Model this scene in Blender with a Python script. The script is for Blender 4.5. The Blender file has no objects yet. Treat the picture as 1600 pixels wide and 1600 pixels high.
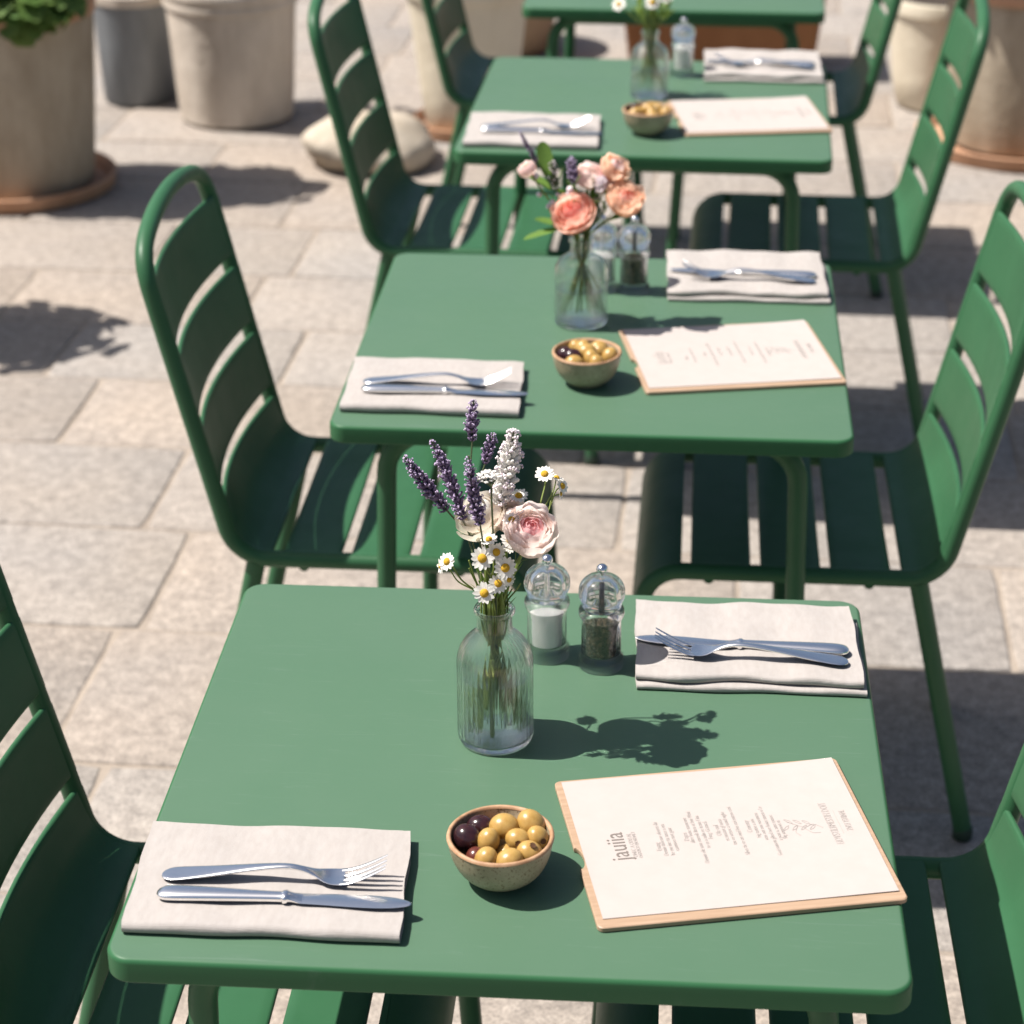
import bpy, bmesh, math, random
from mathutils import Vector, Matrix, noise
R = math.radians
PI = math.pi
random.seed(7)
sc = bpy.context.scene
COL = sc.collection
ZT = 0.735                      # height of the table tops

# ------------------------------------------------------------------ helpers
class MB:
    """collects geometry and links it as ONE mesh object"""
    def __init__(self):
        self.v = []; self.f = []
    def add(self, vs, fs):
        o = len(self.v)
        self.v += [tuple(p) for p in vs]
        self.f += [tuple(i + o for i in f) for f in fs]
    def rings(self, rings, cap0=True, cap1=True, closed=False):
        n = len(rings[0]); vs = [p for r in rings for p in r]; fs = []
        m = len(rings)
        for i in range(m if closed else m - 1):
            a = i * n; b = ((i + 1) % m) * n
            for j in range(n):
                k = (j + 1) % n
                fs.append((a + j, a + k, b + k, b + j))
        if not closed:
            if cap0: fs.append(tuple(reversed(range(n))))
            if cap1: fs.append(tuple((m - 1) * n + j for j in range(n)))
        self.add(vs, fs)
    def tube(self, path, r, seg=10, cap=True, r1=None):
        path = [Vector(p) for p in path]
        n = len(path)
        t0 = (path[1] - path[0]).normalized()
        up = Vector((0, 0, 1)) if abs(t0.z) < .9 else Vector((1, 0, 0))
        a = t0.cross(up).normalized(); rings = []
        prev = t0
        for i, p in enumerate(path):
            if i == 0: t = t0
            elif i == n - 1: t = (path[-1] - path[-2]).normalized()
            else: t = ((path[i] - path[i - 1]).normalized() + (path[i + 1] - path[i]).normalized()).normalized()
            q = prev.rotation_difference(t); a = q @ a; prev = t
            a = (a - t * a.dot(t)).normalized(); b = t.cross(a)
            rr = r[i] if isinstance(r, (list, tuple)) else (r if r1 is None else r + (r1 - r) * i / (n - 1))
            rings.append([p + (a * math.cos(2 * PI * k / seg) + b * math.sin(2 * PI * k / seg)) * rr for k in range(seg)])
        self.rings(rings, cap, cap)
    def lathe(self, prof, seg=48, c=(0, 0, 0), closed=False, mod=None):
        rings = []
        for i, (r, z) in enumerate(prof):
            ring = []
            for k in range(seg):
                a = 2 * PI * k / seg
                rr = max(r, 1e-5)
                if mod: rr = mod(rr, z, a, i)
                ring.append((c[0] + rr * math.cos(a), c[1] + rr * math.sin(a), c[2] + z))
            rings.append(ring)
        self.rings(rings, not closed, not closed, closed)
    def ball(self, c, r, seg=16, rg=10, M=None):
        prof = [(math.sin(PI * i / rg), -math.cos(PI * i / rg)) for i in range(rg + 1)]
        rings = []
        for (pr, pz) in prof:
            pr = max(pr, 1e-3)
            ring = []
            for k in range(seg):
                p = Vector((pr * math.cos(2 * PI * k / seg), pr * math.sin(2 * PI * k / seg), pz))
                p = Vector((p.x * r[0], p.y * r[1], p.z * r[2])) if isinstance(r, tuple) else p * r
                if M: p = M @ p
                ring.append(p + Vector(c))
            rings.append(ring)
        self.rings(rings)
    def grid(self, pts):
        m = len(pts); n = len(pts[0]); vs = [p for r in pts for p in r]; fs = []
        for i in range(m - 1):
            for j in range(n - 1):
                fs.append((i * n + j, i * n + j + 1, (i + 1) * n + j + 1, (i + 1) * n + j))
        self.add(vs, fs)
    def build(self, name, mat, parent=None, smooth=40, fix=True):
        me = bpy.data.meshes.new(name)
        me.from_pydata(self.v, [], self.f); me.update()
        if fix:
            bm = bmesh.new(); bm.from_mesh(me)
            bmesh.ops.recalc_face_normals(bm, faces=bm.faces); bm.to_mesh(me); bm.free()
        if smooth is not None:
            me.polygons.foreach_set('use_smooth', [True] * len(me.polygons))
            me.set_sharp_from_angle(angle=R(smooth))
        me.materials.append(mat)
        o = bpy.data.objects.new(name, me); COL.objects.link(o)
        if parent: o.parent = parent
        return o

def tag(o, label=None, cat=None, group=None, kind=None):
    if label: o['label'] = label
    if cat: o['category'] = cat
    if group: o['group'] = group
    if kind: o['kind'] = kind
    return o

def thing(name, label, cat, loc=(0, 0, 0), rz=0, group=None):
    o = bpy.data.objects.new(name, None); COL.objects.link(o)
    o.empty_display_size = .05
    o.location = loc; o.rotation_euler = (0, 0, rz)
    return tag(o, label, cat, group)

def copy_tree(o, parent=None):
    c = o.copy(); COL.objects.link(c)
    if parent: c.parent = parent
    for ch in list(o.children): copy_tree(ch, c)
    return c

def smoothpath(pts, n=6):
    """Catmull-Rom through the points"""
    P = [Vector(p) for p in pts]; out = []
    P = [P[0] * 2 - P[1]] + P + [P[-1] * 2 - P[-2]]
    for i in range(1, len(P) - 2):
        for k in range(n):
            t = k / n; a, b, c, d = P[i - 1:i + 3]
            out.append(.5 * ((2 * b) + (c - a) * t + (2 * a - 5 * b + 4 * c - d) * t * t + (3 * b - a - 3 * c + d) * t ** 3))
    out.append(P[-2]); return out

# ------------------------------------------------------------------ materials
K = .81                         # the picture is exposed for lit pale stone: all paints sit a little under nominal
def mat(name, base, rough=.5, metal=0, spec=.5, **kw):
    m = bpy.data.materials.new(name); m.use_nodes = True
    b = m.node_tree.nodes['Principled BSDF']
    if not metal: base = tuple(c * K for c in base)
    b.inputs['Base Color'].default_value = (*base, 1)
    b.inputs['Roughness'].default_value = rough
    b.inputs['Metallic'].default_value = metal
    b.inputs['Specular IOR Level'].default_value = spec
    for k, v in kw.items():
        b.inputs[k.replace('_', ' ')].default_value = v
    return m

def nd(m, t, **kw):
    n = m.node_tree.nodes.new(t)
    for k, v in kw.items():
        if k in n.inputs: n.inputs[k].default_value = v
        else: setattr(n, k, v)
    return n
def lk(m, a, b): m.node_tree.links.new(a, b)

def vary(m, c0, c1, scale=8, detail=6, stretch=None, lo=.35, hi=.65, coord='Object', rough=.6):
    """base colour wandering between two tones"""
    tc = nd(m, 'ShaderNodeTexCoord'); src = tc.outputs[coord]
    if stretch:
        mp = nd(m, 'ShaderNodeMapping'); mp.inputs['Scale'].default_value = stretch
        lk(m, src, mp.inputs[0]); src = mp.outputs[0]
    n = nd(m, 'ShaderNodeTexNoise', Scale=scale, Detail=detail, Roughness=rough); lk(m, src, n.inputs['Vector'])
    r = nd(m, 'ShaderNodeValToRGB'); e = r.color_ramp.elements
    e[0].position = lo; e[1].position = hi; e[0].color = (*[c * K for c in c0], 1); e[1].color = (*[c * K for c in c1], 1)
    lk(m, n.outputs['Fac'], r.inputs[0])
    lk(m, r.outputs[0], m.node_tree.nodes['Principled BSDF'].inputs['Base Color'])
    return r.outputs[0], src

def bump(m, scale, strength, dist=.001, coord='Object', detail=4, src=None):
    if src is None:
        src = nd(m, 'ShaderNodeTexCoord').outputs[coord]
    n = nd(m, 'ShaderNodeTexNoise', Scale=scale, Detail=detail); lk(m, src, n.inputs['Vector'])
    b = nd(m, 'ShaderNodeBump', Strength=strength, Distance=dist); lk(m, n.outputs['Fac'], b.inputs['Height'])
    p = m.node_tree.nodes['Principled BSDF'].inputs['Normal']
    if p.is_linked: lk(m, p.links[0].from_socket, b.inputs['Normal'])
    lk(m, b.outputs[0], p)

GREEN = mat('green_powder_coat', (.036, .13, .058), .42, spec=.24)
vary(GREEN, (.033, .115, .052), (.040, .135, .062), scale=5, detail=8)
def rough_var(m, lo, hi, scale):
    tc = nd(m, 'ShaderNodeTexCoord'); n = nd(m, 'ShaderNodeTexNoise', Scale=scale, Detail=8, Roughness=.65)
    lk(m, tc.outputs['Object'], n.inputs['Vector'])
    r = nd(m, 'ShaderNodeMapRange'); r.inputs[1].default_value = .3; r.inputs[2].default_value = .7
    r.inputs[3].default_value = lo; r.inputs[4].default_value = hi
    lk(m, n.outputs['Fac'], r.inputs[0]); lk(m, r.outputs[0], m.node_tree.nodes['Principled BSDF'].inputs['Roughness'])
rough_var(GREEN, .36, .48, 14)
bump(GREEN, 1100, .10, .0004)
# the table tops: the same paint, sky sheen painted into the flat top's colour
TOP = mat('green_table_painted_sheen', (.04, .14, .06), .45, spec=.18)
def sheen_and_scratches(m):
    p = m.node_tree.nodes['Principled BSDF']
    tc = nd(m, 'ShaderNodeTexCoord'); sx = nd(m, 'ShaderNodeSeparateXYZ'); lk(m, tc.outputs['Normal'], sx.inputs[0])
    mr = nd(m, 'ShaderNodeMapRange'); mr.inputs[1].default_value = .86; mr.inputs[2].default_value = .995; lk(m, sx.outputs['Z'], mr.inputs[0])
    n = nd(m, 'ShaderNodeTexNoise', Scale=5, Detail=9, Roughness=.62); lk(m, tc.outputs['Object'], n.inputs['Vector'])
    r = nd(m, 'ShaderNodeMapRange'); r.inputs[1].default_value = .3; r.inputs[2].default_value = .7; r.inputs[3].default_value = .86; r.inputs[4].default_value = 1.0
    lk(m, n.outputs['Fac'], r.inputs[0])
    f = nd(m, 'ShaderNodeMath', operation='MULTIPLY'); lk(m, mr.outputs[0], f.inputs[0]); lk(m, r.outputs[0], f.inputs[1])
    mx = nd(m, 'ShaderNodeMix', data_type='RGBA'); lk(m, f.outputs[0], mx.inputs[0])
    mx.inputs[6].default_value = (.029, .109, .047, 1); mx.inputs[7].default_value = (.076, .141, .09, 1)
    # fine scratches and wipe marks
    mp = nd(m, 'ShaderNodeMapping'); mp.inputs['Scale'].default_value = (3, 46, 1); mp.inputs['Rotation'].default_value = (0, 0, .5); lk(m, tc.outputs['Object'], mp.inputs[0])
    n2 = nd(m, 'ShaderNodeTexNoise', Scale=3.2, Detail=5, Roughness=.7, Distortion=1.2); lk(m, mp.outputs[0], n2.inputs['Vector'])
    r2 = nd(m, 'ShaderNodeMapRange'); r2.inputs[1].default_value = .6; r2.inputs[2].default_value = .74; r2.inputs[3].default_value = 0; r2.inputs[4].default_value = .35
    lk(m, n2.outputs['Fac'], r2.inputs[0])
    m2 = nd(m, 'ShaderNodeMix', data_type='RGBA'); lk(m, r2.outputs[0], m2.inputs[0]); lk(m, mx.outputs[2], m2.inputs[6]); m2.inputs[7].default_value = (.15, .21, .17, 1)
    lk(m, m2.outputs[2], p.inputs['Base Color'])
sheen_and_scratches(TOP); rough_var(TOP, .36, .52, 9); bump(TOP, 1100, .10, .0004)

STEEL = mat('polished_steel', (.95, .94, .93), .22, 1)
CHROME = mat('chrome', (.8, .8, .82), .08, 1)

LINEN = mat('natural_linen', (.68, .60, .54), .9, spec=.2)
def linen(m):
    vary(m, (.43, .392, .368), (.478, .442, .42), scale=170, detail=6, stretch=(1, .3, 1), lo=.3, hi=.7)
    tc = nd(m, 'ShaderNodeTexCoord')
    prev = None
    for d in ('X', 'Y'):
        w = nd(m, 'ShaderNodeTexWave', Scale=260, Distortion=1.5, Detail=2, bands_direction=d)
        w.inputs['Detail Scale'].default_value = 40
        lk(m, tc.outputs['Object'], w.inputs['Vector'])
        b = nd(m, 'ShaderNodeBump', Strength=.22, Distance=.0004); lk(m, w.outputs['Fac'], b.inputs['Height'])
        if prev: lk(m, prev, b.inputs['Normal'])
        prev = b.outputs[0]
    n = nd(m, 'ShaderNodeTexNoise', Scale=24, Detail=5); lk(m, tc.outputs['Object'], n.inputs['Vector'])
    b = nd(m, 'ShaderNodeBump', Strength=.5, Distance=.005); lk(m, n.outputs['Fac'], b.inputs['Height']); lk(m, prev, b.inputs['Normal'])
    lk(m, b.outputs[0], m.node_tree.nodes['Principled BSDF'].inputs['Normal'])
linen(LINEN)

PAPER = mat('menu_paper', (.5, .45, .42), .85, spec=.2); vary(PAPER, (.492, .44, .412), (.51, .456, .43), scale=40)
INK = mat('printed_ink_dark', (.2, .17, .15), .8)
INK2 = mat('printed_ink_pale', (.405, .36, .335), .8)
INK3 = mat('printed_ink_faint', (.445, .398, .37), .8)
WOOD = mat('pale_beech', (.6, .4, .26), .5)
vary(WOOD, (.40, .265, .17), (.50, .345, .235), scale=14, detail=8, stretch=(1, 14, 1))
bump(WOOD, 60, .1, .0005)

def glassy(name, tint, share, ior=1.45, edge=.66):
    """clear walls: mostly straight-through with Fresnel reflections, a share of it bending the view"""
    m = bpy.data.materials.new(name); m.use_nodes = True; nt = m.node_tree
    nt.nodes.remove(nt.nodes['Principled BSDF'])
    out = nt.nodes['Material Output']
    g = nt.nodes.new('ShaderNodeBsdfGlass'); g.inputs['IOR'].default_value = ior; g.inputs['Roughness'].default_value = 0
    g.inputs['Color'].default_value = (*[.5 + .5 * c for c in tint], 1)
    t = nt.nodes.new('ShaderNodeBsdfTransparent'); t.inputs['Color'].default_value = (*tint, 1)
    gl = nt.nodes.new('ShaderNodeBsdfGlossy'); gl.inputs['Roughness'].default_value = .12
    # Schlick reflectance, the same from both sides of the wall
    lw = nt.nodes.new('ShaderNodeLayerWeight'); lw.inputs[0].default_value = .5
    pw = nt.nodes.new('ShaderNodeMath'); pw.operation = 'POWER'; nt.links.new(lw.outputs['Facing'], pw.inputs[0]); pw.inputs[1].default_value = 3.2
    fr = nt.nodes.new('ShaderNodeMath'); fr.operation = 'MULTIPLY_ADD'; nt.links.new(pw.outputs[0], fr.inputs[0]); fr.inputs[1].default_value = .75; fr.inputs[2].default_value = .05
    # walls seen edge-on are looked through lengthwise: they absorb more
    p2 = nt.nodes.new('ShaderNodeMath'); p2.operation = 'POWER'; nt.links.new(lw.outputs['Facing'], p2.inputs[0]); p2.inputs[1].default_value = 2.2
    tm = nt.nodes.new('ShaderNodeMix'); tm.data_type = 'RGBA'; nt.links.new(p2.outputs[0], tm.inputs[0]); tm.inputs[6].default_value = (*tint, 1); tm.inputs[7].default_value = (edge, edge * 1.03, edge * .99, 1)
    nt.links.new(tm.outputs[2], t.inputs['Color'])
    m1 = nt.nodes.new('ShaderNodeMixShader'); nt.links.new(fr.outputs[0], m1.inputs[0]); nt.links.new(t.outputs[0], m1.inputs[1]); nt.links.new(gl.outputs[0], m1.inputs[2])
    mx = nt.nodes.new('ShaderNodeMixShader'); mx.inputs[0].default_value = share
    nt.links.new(m1.outputs[0], mx.inputs[1]); nt.links.new(g.outputs[0], mx.inputs[2]); nt.links.new(mx.outputs[0], out.inputs[0])
    return m
GLASS = glassy('clear_bottle_glass', (.995, .997, .99), .86)
ACRYL = glassy('clear_acrylic', (1, 1, 1), .9, 1.49, .6)
WATER = glassy('water', (1, 1, 1), .5, 1.33, .9)

SALT = mat('salt_grains', (1.15, 1.13, 1.1), .9); bump(SALT, 900, .5, .001)
PEPPER = mat('peppercorns', (.06, .045, .03), .7)
def peppery(m):
    tc = nd(m, 'ShaderNodeTexCoord'); v = nd(m, 'ShaderNodeTexVoronoi', Scale=260); lk(m, tc.outputs['Object'], v.inputs['Vector'])
    r = nd(m, 'ShaderNodeValToRGB'); e = r.color_ramp.elements
    e[0].color = (.012, .012, .008, 1); e[1].color = (.16, .11, .06, 1); e.new(.55).color = (.045, .035, .02, 1)
    lk(m, v.outputs['Color'], r.inputs[0]); p = m.node_tree.nodes['Principled BSDF']; lk(m, r.outputs[0], p.inputs['Base Color'])
    b = nd(m, 'ShaderNodeBump', Strength=1, Distance=.003); b.invert = True; lk(m, v.outputs['Distance'], b.inputs['Height']); lk(m, b.outputs[0], p.inputs['Normal'])
peppery(PEPPER)

BOWL = mat('speckled_stoneware', (.3, .25, .17), .45)
def speck(m):
    col, src = vary(m, (.28, .24, .15), (.56, .46, .33), scale=16, detail=9)
    v = nd(m, 'ShaderNodeTexNoise', Scale=420, Detail=2); lk(m, src, v.inputs['Vector'])
    r = nd(m, 'ShaderNodeValToRGB'); e = r.color_ramp.elements; e[0].position = .34; e[1].position = .42
    e[0].color = (.35, .22, .12, 1); e[1].color = (1, 1, 1, 1); lk(m, v.outputs['Fac'], r.inputs[0])
    mx = nd(m, 'ShaderNodeMix', data_type='RGBA', blend_type='MULTIPLY'); mx.inputs[0].default_value = .75
    lk(m, col, mx.inputs[6]); lk(m, r.outputs[0], mx.inputs[7]); lk(m, mx.outputs[2], m.node_tree.nodes['Principled BSDF'].inputs['Base Color'])
speck(BOWL); bump(BOWL, 300, .15, .0006)
RIM = mat('unglazed_rim', (.42, .23, .12), .6); vary(RIM, (.36, .19, .095), (.55, .34, .2), scale=90)
OLV = mat('green_olive_skin', (.42, .27, .05), .34); vary(OLV, (.38, .21, .045), (.56, .36, .115), scale=75, detail=7, lo=.28, hi=.62)
OLVD = mat('dark_olive_skin', (.03, .012, .014), .2); vary(OLVD, (.02, .008, .012), (.06, .02, .022), scale=70)
OLVR = mat('red_olive_skin', (.12, .03, .02), .25)
OLVS = mat('pink_olive_skin', (.5, .22, .1), .3)
PIT = mat('olive_pit_hole', (.09, .035, .01), .7)

STEM = mat('flower_stem', (.15, .22, .04), .6); vary(STEM, (.11, .19, .035), (.26, .32, .07), scale=30)
STEML = mat('lavender_stem_green', (.09, .12, .05), .6)
CALYX = mat('lavender_calyx', (.07, .045, .10), .8); vary(CALYX, (.10, .07, .13), (.24, .165, .3), scale=300)
LFLO = mat('lavender_floret', (.32, .22, .42), .8); vary(LFLO, (.42, .32, .54), (.68, .56, .74), scale=300)
PALEL = mat('pale_lilac_floret', (.62, .5, .6), .8); vary(PALEL, (.72, .58, .68), (1.0, .92, .92), scale=200)
def petal_mat(name, c0, c1, scale=40, trans=.56):
    c0 = tuple(min(.95, c * 1.08) for c in c0); c1 = tuple(min(.97, c * 1.08) for c in c1)
    m = mat(name, c0, .6, spec=.3); vary(m, tuple(c / K for c in c0), tuple(c / K for c in c1), scale=scale)
    nt = m.node_tree; p = nt.nodes['Principled BSDF']; out = nt.nodes['Material Output']
    t = nt.nodes.new('ShaderNodeBsdfTranslucent'); t.inputs[0].default_value = (*[min(.9, c) for c in c1], 1)
    mx = nt.nodes.new('ShaderNodeMixShader'); mx.inputs[0].default_value = trans
    nt.links.new(p.outputs[0], mx.inputs[1]); nt.links.new(t.outputs[0], mx.inputs[2]); nt.links.new(mx.outputs[0], out.inputs[0])
    return m
WPET = petal_mat('white_petal', (.72, .7, .66), (.8, .78, .74), trans=.25)
CREAM = petal_mat('cream_petal', (.7, .63, .53), (.78, .73, .65))
BLUSH = petal_mat('blush_petal', (.86, .64, .61), (.9, .78, .74), scale=25)
BLUSHIN = petal_mat('pink_inner_petal', (.82, .42, .44), (.86, .56, .56), scale=25)
CORAL = petal_mat('coral_petal', (.92, .46, .37), (.95, .58, .48), scale=30)
CORALIN = petal_mat('deep_coral_petal', (.92, .34, .28), (.94, .45, .38), scale=30)
PEACH = petal_mat('peach_petal', (.88, .52, .36), (.9, .66, .52), scale=30)
PINK = petal_mat('pink_petal', (.86, .62, .6), (.9, .74, .7), scale=30)
YEL = mat('daisy_centre', (.62, .36, .015), .8); bump(YEL, 900, .8, .001)
LEAF = petal_mat('leaf_green', (.07, .14, .025), (.14, .24, .045), scale=20, trans=.3)
LEAFB = petal_mat('bright_leaf_green', (.14, .24, .04), (.26, .36, .09), scale=20, trans=.3)
LEAFM = petal_mat('mid_leaf_green', (.045, .11, .02), (.15, .23, .06), scale=14, trans=.3)
LEAFD = petal_mat('dark_leaf_green', (.03, .085, .018), (.07, .15, .03), scale=20, trans=.25)

def potmat(name, c0, c1, sc_=5, streak=(1, 1, .35), rough=.85):
    m = mat(name, c0, rough, spec=.3); vary(m, c0, c1, scale=sc_, detail=9, stretch=streak, lo=.32, hi=.68, rough=.68); bump(m, 45, .4, .004); bump(m, 9, .5, .012); return m
STONEP = potmat('weathered_clay', (.29, .23, .16), (.56, .48, .375))
STONED = potmat('dark_weathered_clay', (.26, .205, .145), (.39, .32, .24))
PALEP = potmat('pale_weathered_clay', (.44, .375, .31), (.8, .72, .63))
CREAMP = potmat('cream_glazed_clay', (.72, .64, .5), (.84, .77, .63), rough=.55)
TANP = potmat('tan_clay', (.34, .25, .16), (.46, .34, .23))
TERRA = potmat('terracotta', (.5, .27, .155), (.64, .39, .26))
DTERRA = potmat('dark_terracotta', (.24, .105, .045), (.31, .15, .07))
ZINC = mat('grey_zinc', (.2, .22, .24), .55, .35); vary(ZINC, (.15, .165, .18), (.24, .26, .28), scale=9, stretch=(1, 1, .3)); bump(ZINC, 20, .2, .004)
SOIL = mat('potting_soil', (.05, .035, .025), .95); bump(SOIL, 90, 1, .01)
ROCK = potmat('pale_limestone', (.4, .33, .25), (.66, .58, .48), 9, (1, 1, 1))
RUBBER = mat('dark_green_foot', (.018, .045, .026), .6)

# ------------------------------------------------------------------ ground
def slabmat():
    m = mat('granite_paving', (.4, .36, .32), .8, spec=.3)
    tc = nd(m, 'ShaderNodeTexCoord'); src = tc.outputs['Object']
    at = nd(m, 'ShaderNodeAttribute', attribute_name='slab_tone')
    n1 = nd(m, 'ShaderNodeTexNoise', Scale=38, Detail=8, Roughness=.62); lk(m, src, n1.inputs['Vector'])
    r1 = nd(m, 'ShaderNodeValToRGB'); e = r1.color_ramp.elements
    e[0].position = .33; e[1].position = .66; e[0].color = (.245, .222, .203, 1); e[1].color = (.395, .36, .328, 1)
    lk(m, n1.outputs['Fac'], r1.inputs[0])
    n2 = nd(m, 'ShaderNodeTexNoise', Scale=190, Detail=4, Roughness=.65); lk(m, src, n2.inputs['Vector'])
    r2 = nd(m, 'ShaderNodeValToRGB'); e = r2.color_ramp.elements
    e[0].position = .36; e[1].position = .6; e[0].color = (.5, .5, .51, 1); e[1].color = (1.1, 1.09, 1.07, 1)
    lk(m, n2.outputs['Fac'], r2.inputs[0])
    mx = nd(m, 'ShaderNodeMix', data_type='RGBA', blend_type='MULTIPLY'); mx.inputs[0].default_value = .8
    lk(m, r1.outputs[0], mx.inputs[6]); lk(m, r2.outputs[0], mx.inputs[7])
    n3 = nd(m, 'ShaderNodeTexNoise', Scale=2.2, Detail=4); lk(m, src, n3.inputs['Vector'])
    r3 = nd(m, 'ShaderNodeValToRGB'); e = r3.color_ramp.elements
    e[0].position = .3; e[1].position = .7; e[0].color = (.94, .93, .93, 1); e[1].color = (1.08, 1.02, .96, 1)
    lk(m, n3.outputs['Fac'], r3.inputs[0])
    m2 = nd(m, 'ShaderNodeMix', data_type='RGBA', blend_type='MULTIPLY'); m2.inputs[0].default_value = 1
    lk(m, mx.outputs[2], m2.inputs[6]); lk(m, r3.outputs[0], m2.inputs[7])
    m3 = nd(m, 'ShaderNodeMix', data_type='RGBA', blend_type='MULTIPLY'); m3.inputs[0].default_value = 1
    lk(m, m2.outputs[2], m3.inputs[6]); lk(m, at.outputs['Color'], m3.inputs[7])
    p = m.node_tree.nodes['Principled BSDF']; lk(m, m3.outputs[2], p.inputs['Base Color'])
    bump(m, 55, .35, .004, detail=8)
    return m
SLAB = slabmat()
GROUT = mat('sandy_joint', (.3, .22, .16), .95); vary(GROUT, (.30, .25, .205), (.41, .345, .285), scale=9, detail=8); bump(GROUT, 200, .5, .003)

g = MB(); g.add([(-60, -40, -.0045), (60, -40, -.0045), (60, 90, -.0045), (-60, 90, -.0045)], [(0, 1, 2, 3)])
tag(g.build('ground', GROUT, smooth=None), kind='structure')

def pavement():
    rows = [-1.2, -.8, -.42, -.05, .35, .74, 1.1, 1.5, 1.85, 2.2, 2.55, 2.906, 3.348, 3.745, 4.13, 4.49, 4.83, 5.196, 5.575, 5.97, 6.34, 6.7, 7.1, 7.45, 7.85, 8.2, 8.6, 8.95, 9.35, 9.7, 10.1, 10.5, 10.9, 11.3, 11.7, 12.1, 12.5]
    known = {2.906: [-1.09], 3.348: [-1.05, -1.62], 3.745: [-1.15, -.62], 4.13: [-1.44, -.83], 4.49: [-1.033], 4.83: [-1.806, -1.21, -.62], 5.196: [-1.149], 5.575: [-1.256, -.72]}
    vs = []; fs = []; tones = []
    th = R(-6.4); ct, st = math.cos(th), math.sin(th)
    rnd = random.Random(21)
    for i in range(len(rows) - 1):
        v0, v1 = rows[i], rows[i + 1]
        ks = sorted(known.get(v0, [rnd.uniform(-1.4, -.9)]))
        cuts = list(ks)
        while cuts[0] > -6.5: cuts.insert(0, cuts[0] - rnd.uniform(.38, .72))
        while cuts[-1] < 6.5: cuts.append(cuts[-1] + rnd.uniform(.38, .72))
        for a, b in zip(cuts, cuts[1:]):
            gap = .0038
            x0, x1, y0, y1 = a + gap, b - gap, v0 + gap, v1 - gap
            out = []
            nx, ny = 9, 6
            def w(): return rnd.uniform(-.0016, .0016)
            for k in range(nx): out.append((x0 + (x1 - x0) * k / nx, y0 + w()))
            for k in range(ny): out.append((x1 + w(), y0 + (y1 - y0) * k / ny))
            for k in range(nx): out.append((x1 - (x1 - x0) * k / nx, y1 + w()))
            for k in range(ny): out.append((x0 + w(), y1 - (y1 - y0) * k / ny))
            cx, cy = (x0 + x1) / 2, (y0 + y1) / 2
            ch = .012
            out2 = []
            for (px, py) in out:      # knock the corners off
                dx = min(abs(px - x0), abs(px - x1)); dy = min(abs(py - y0), abs(py - y1))
                if dx < .004 and dy < .004: px += (cx - px) / abs(cx - px) * ch * .3; py += (cy - py) / abs(cy - py) * ch * .3
                out2.append((px, py))
            n = len(out2); base = len(vs); tone = rnd.uniform(.965, 1.035); warm = rnd.uniform(-.03, .03)
            tl = (rnd.uniform(-.003, .003), rnd.uniform(-.004, .004)); hz = rnd.uniform(-.0015, .0005)
            for inset, z in ((0, -.03), (0, -.0045), (.0022, -.0014), (.006, 0)):
                for (px, py) in out2:
                    qx = px - inset * (1 if px > cx else -1) * (1 if abs(px - cx) > (x1 - x0) / 2 - .02 else 0)
                    qy = py - inset * (1 if py > cy else -1) * (1 if abs(py - cy) > (y1 - y0) / 2 - .02 else 0)
                    zz = z + hz + tl[0] * (qx - cx) + tl[1] * (qy - cy) if z > -.02 else z
                    vs.append((qx * ct - qy * st, qx * st + qy * ct, zz))
                    tones.append((tone * (1 + warm), tone, tone * (1 - warm), 1))
            for r_ in range(3):
                for k in range(n):
                    k2 = (k + 1) % n
                    fs.append((base + r_ * n + k, base + r_ * n + k2, base + (r_ + 1) * n + k2, base + (r_ + 1) * n + k))
            fs.append(tuple(base + 3 * n + k for k in range(n)))
    me = bpy.data.meshes.new('pavement'); me.from_pydata(vs, [], fs); me.update()
    at = me.color_attributes.new('slab_tone', 'FLOAT_COLOR', 'POINT')
    at.data.foreach_set('color', [c for t in tones for c in t])
    me.polygons.foreach_set('use_smooth', [True] * len(me.polygons)); me.set_sharp_from_angle(angle=R(50))
    me.materials.append(SLAB)
    o = bpy.data.objects.new('pavement', me); COL.objects.link(o); tag(o, kind='structure')
pavement()

# ------------------------------------------------------------------ tables
TAB = {1: (.0166, 1.85708, -4.3077), 2: (.13211, 2.99468, -4.9235), 3: (.27849, 4.24182, -6.298), 4: (.414, 5.383, -6.2)}
def wl(t, x, y, z=0):
    tx, ty, r = TAB[t]; r = R(r)
    return Vector((tx + math.cos(r) * x - math.sin(r) * y, ty + math.sin(r) * x + math.cos(r) * y, z))

def rrect(w, d, r, n=8):
    pts = []
    for cx, cy, a0 in ((w / 2 - r, d / 2 - r, 0), (-w / 2 + r, d / 2 - r, 90), (-w / 2 + r, -d / 2 + r, 180), (w / 2 - r, -d / 2 + r, 270)):
        for k in range(n + 1):
            a = R(a0 + 90 * k / n); pts.append((cx + r * math.cos(a), cy + r * math.sin(a)))
    return pts
def slab(mb, w, d, z0, z1, cr, er, n=8, m=5, bottom_er=None, ox=0, oy=0):
    be = er * .5 if bottom_er is None else bottom_er
    prof = []
    for k in range(m + 1):
        a = PI / 2 * k / m; prof.append((be * (1 - math.sin(a)), z0 + be * (1 - math.cos(a))))
    for k in range(m + 1):
        a = PI / 2 * k / m; prof.append((er * (1 - math.cos(a)), z1 - er * (1 - math.sin(a))))
    rings = []
    for ins, z in prof:
        rings.append([(x + ox, y + oy, z) for x, y in rrect(w - 2 * ins, d - 2 * ins, max(cr - ins, .001), n)])
    mb.rings(rings)

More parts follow.
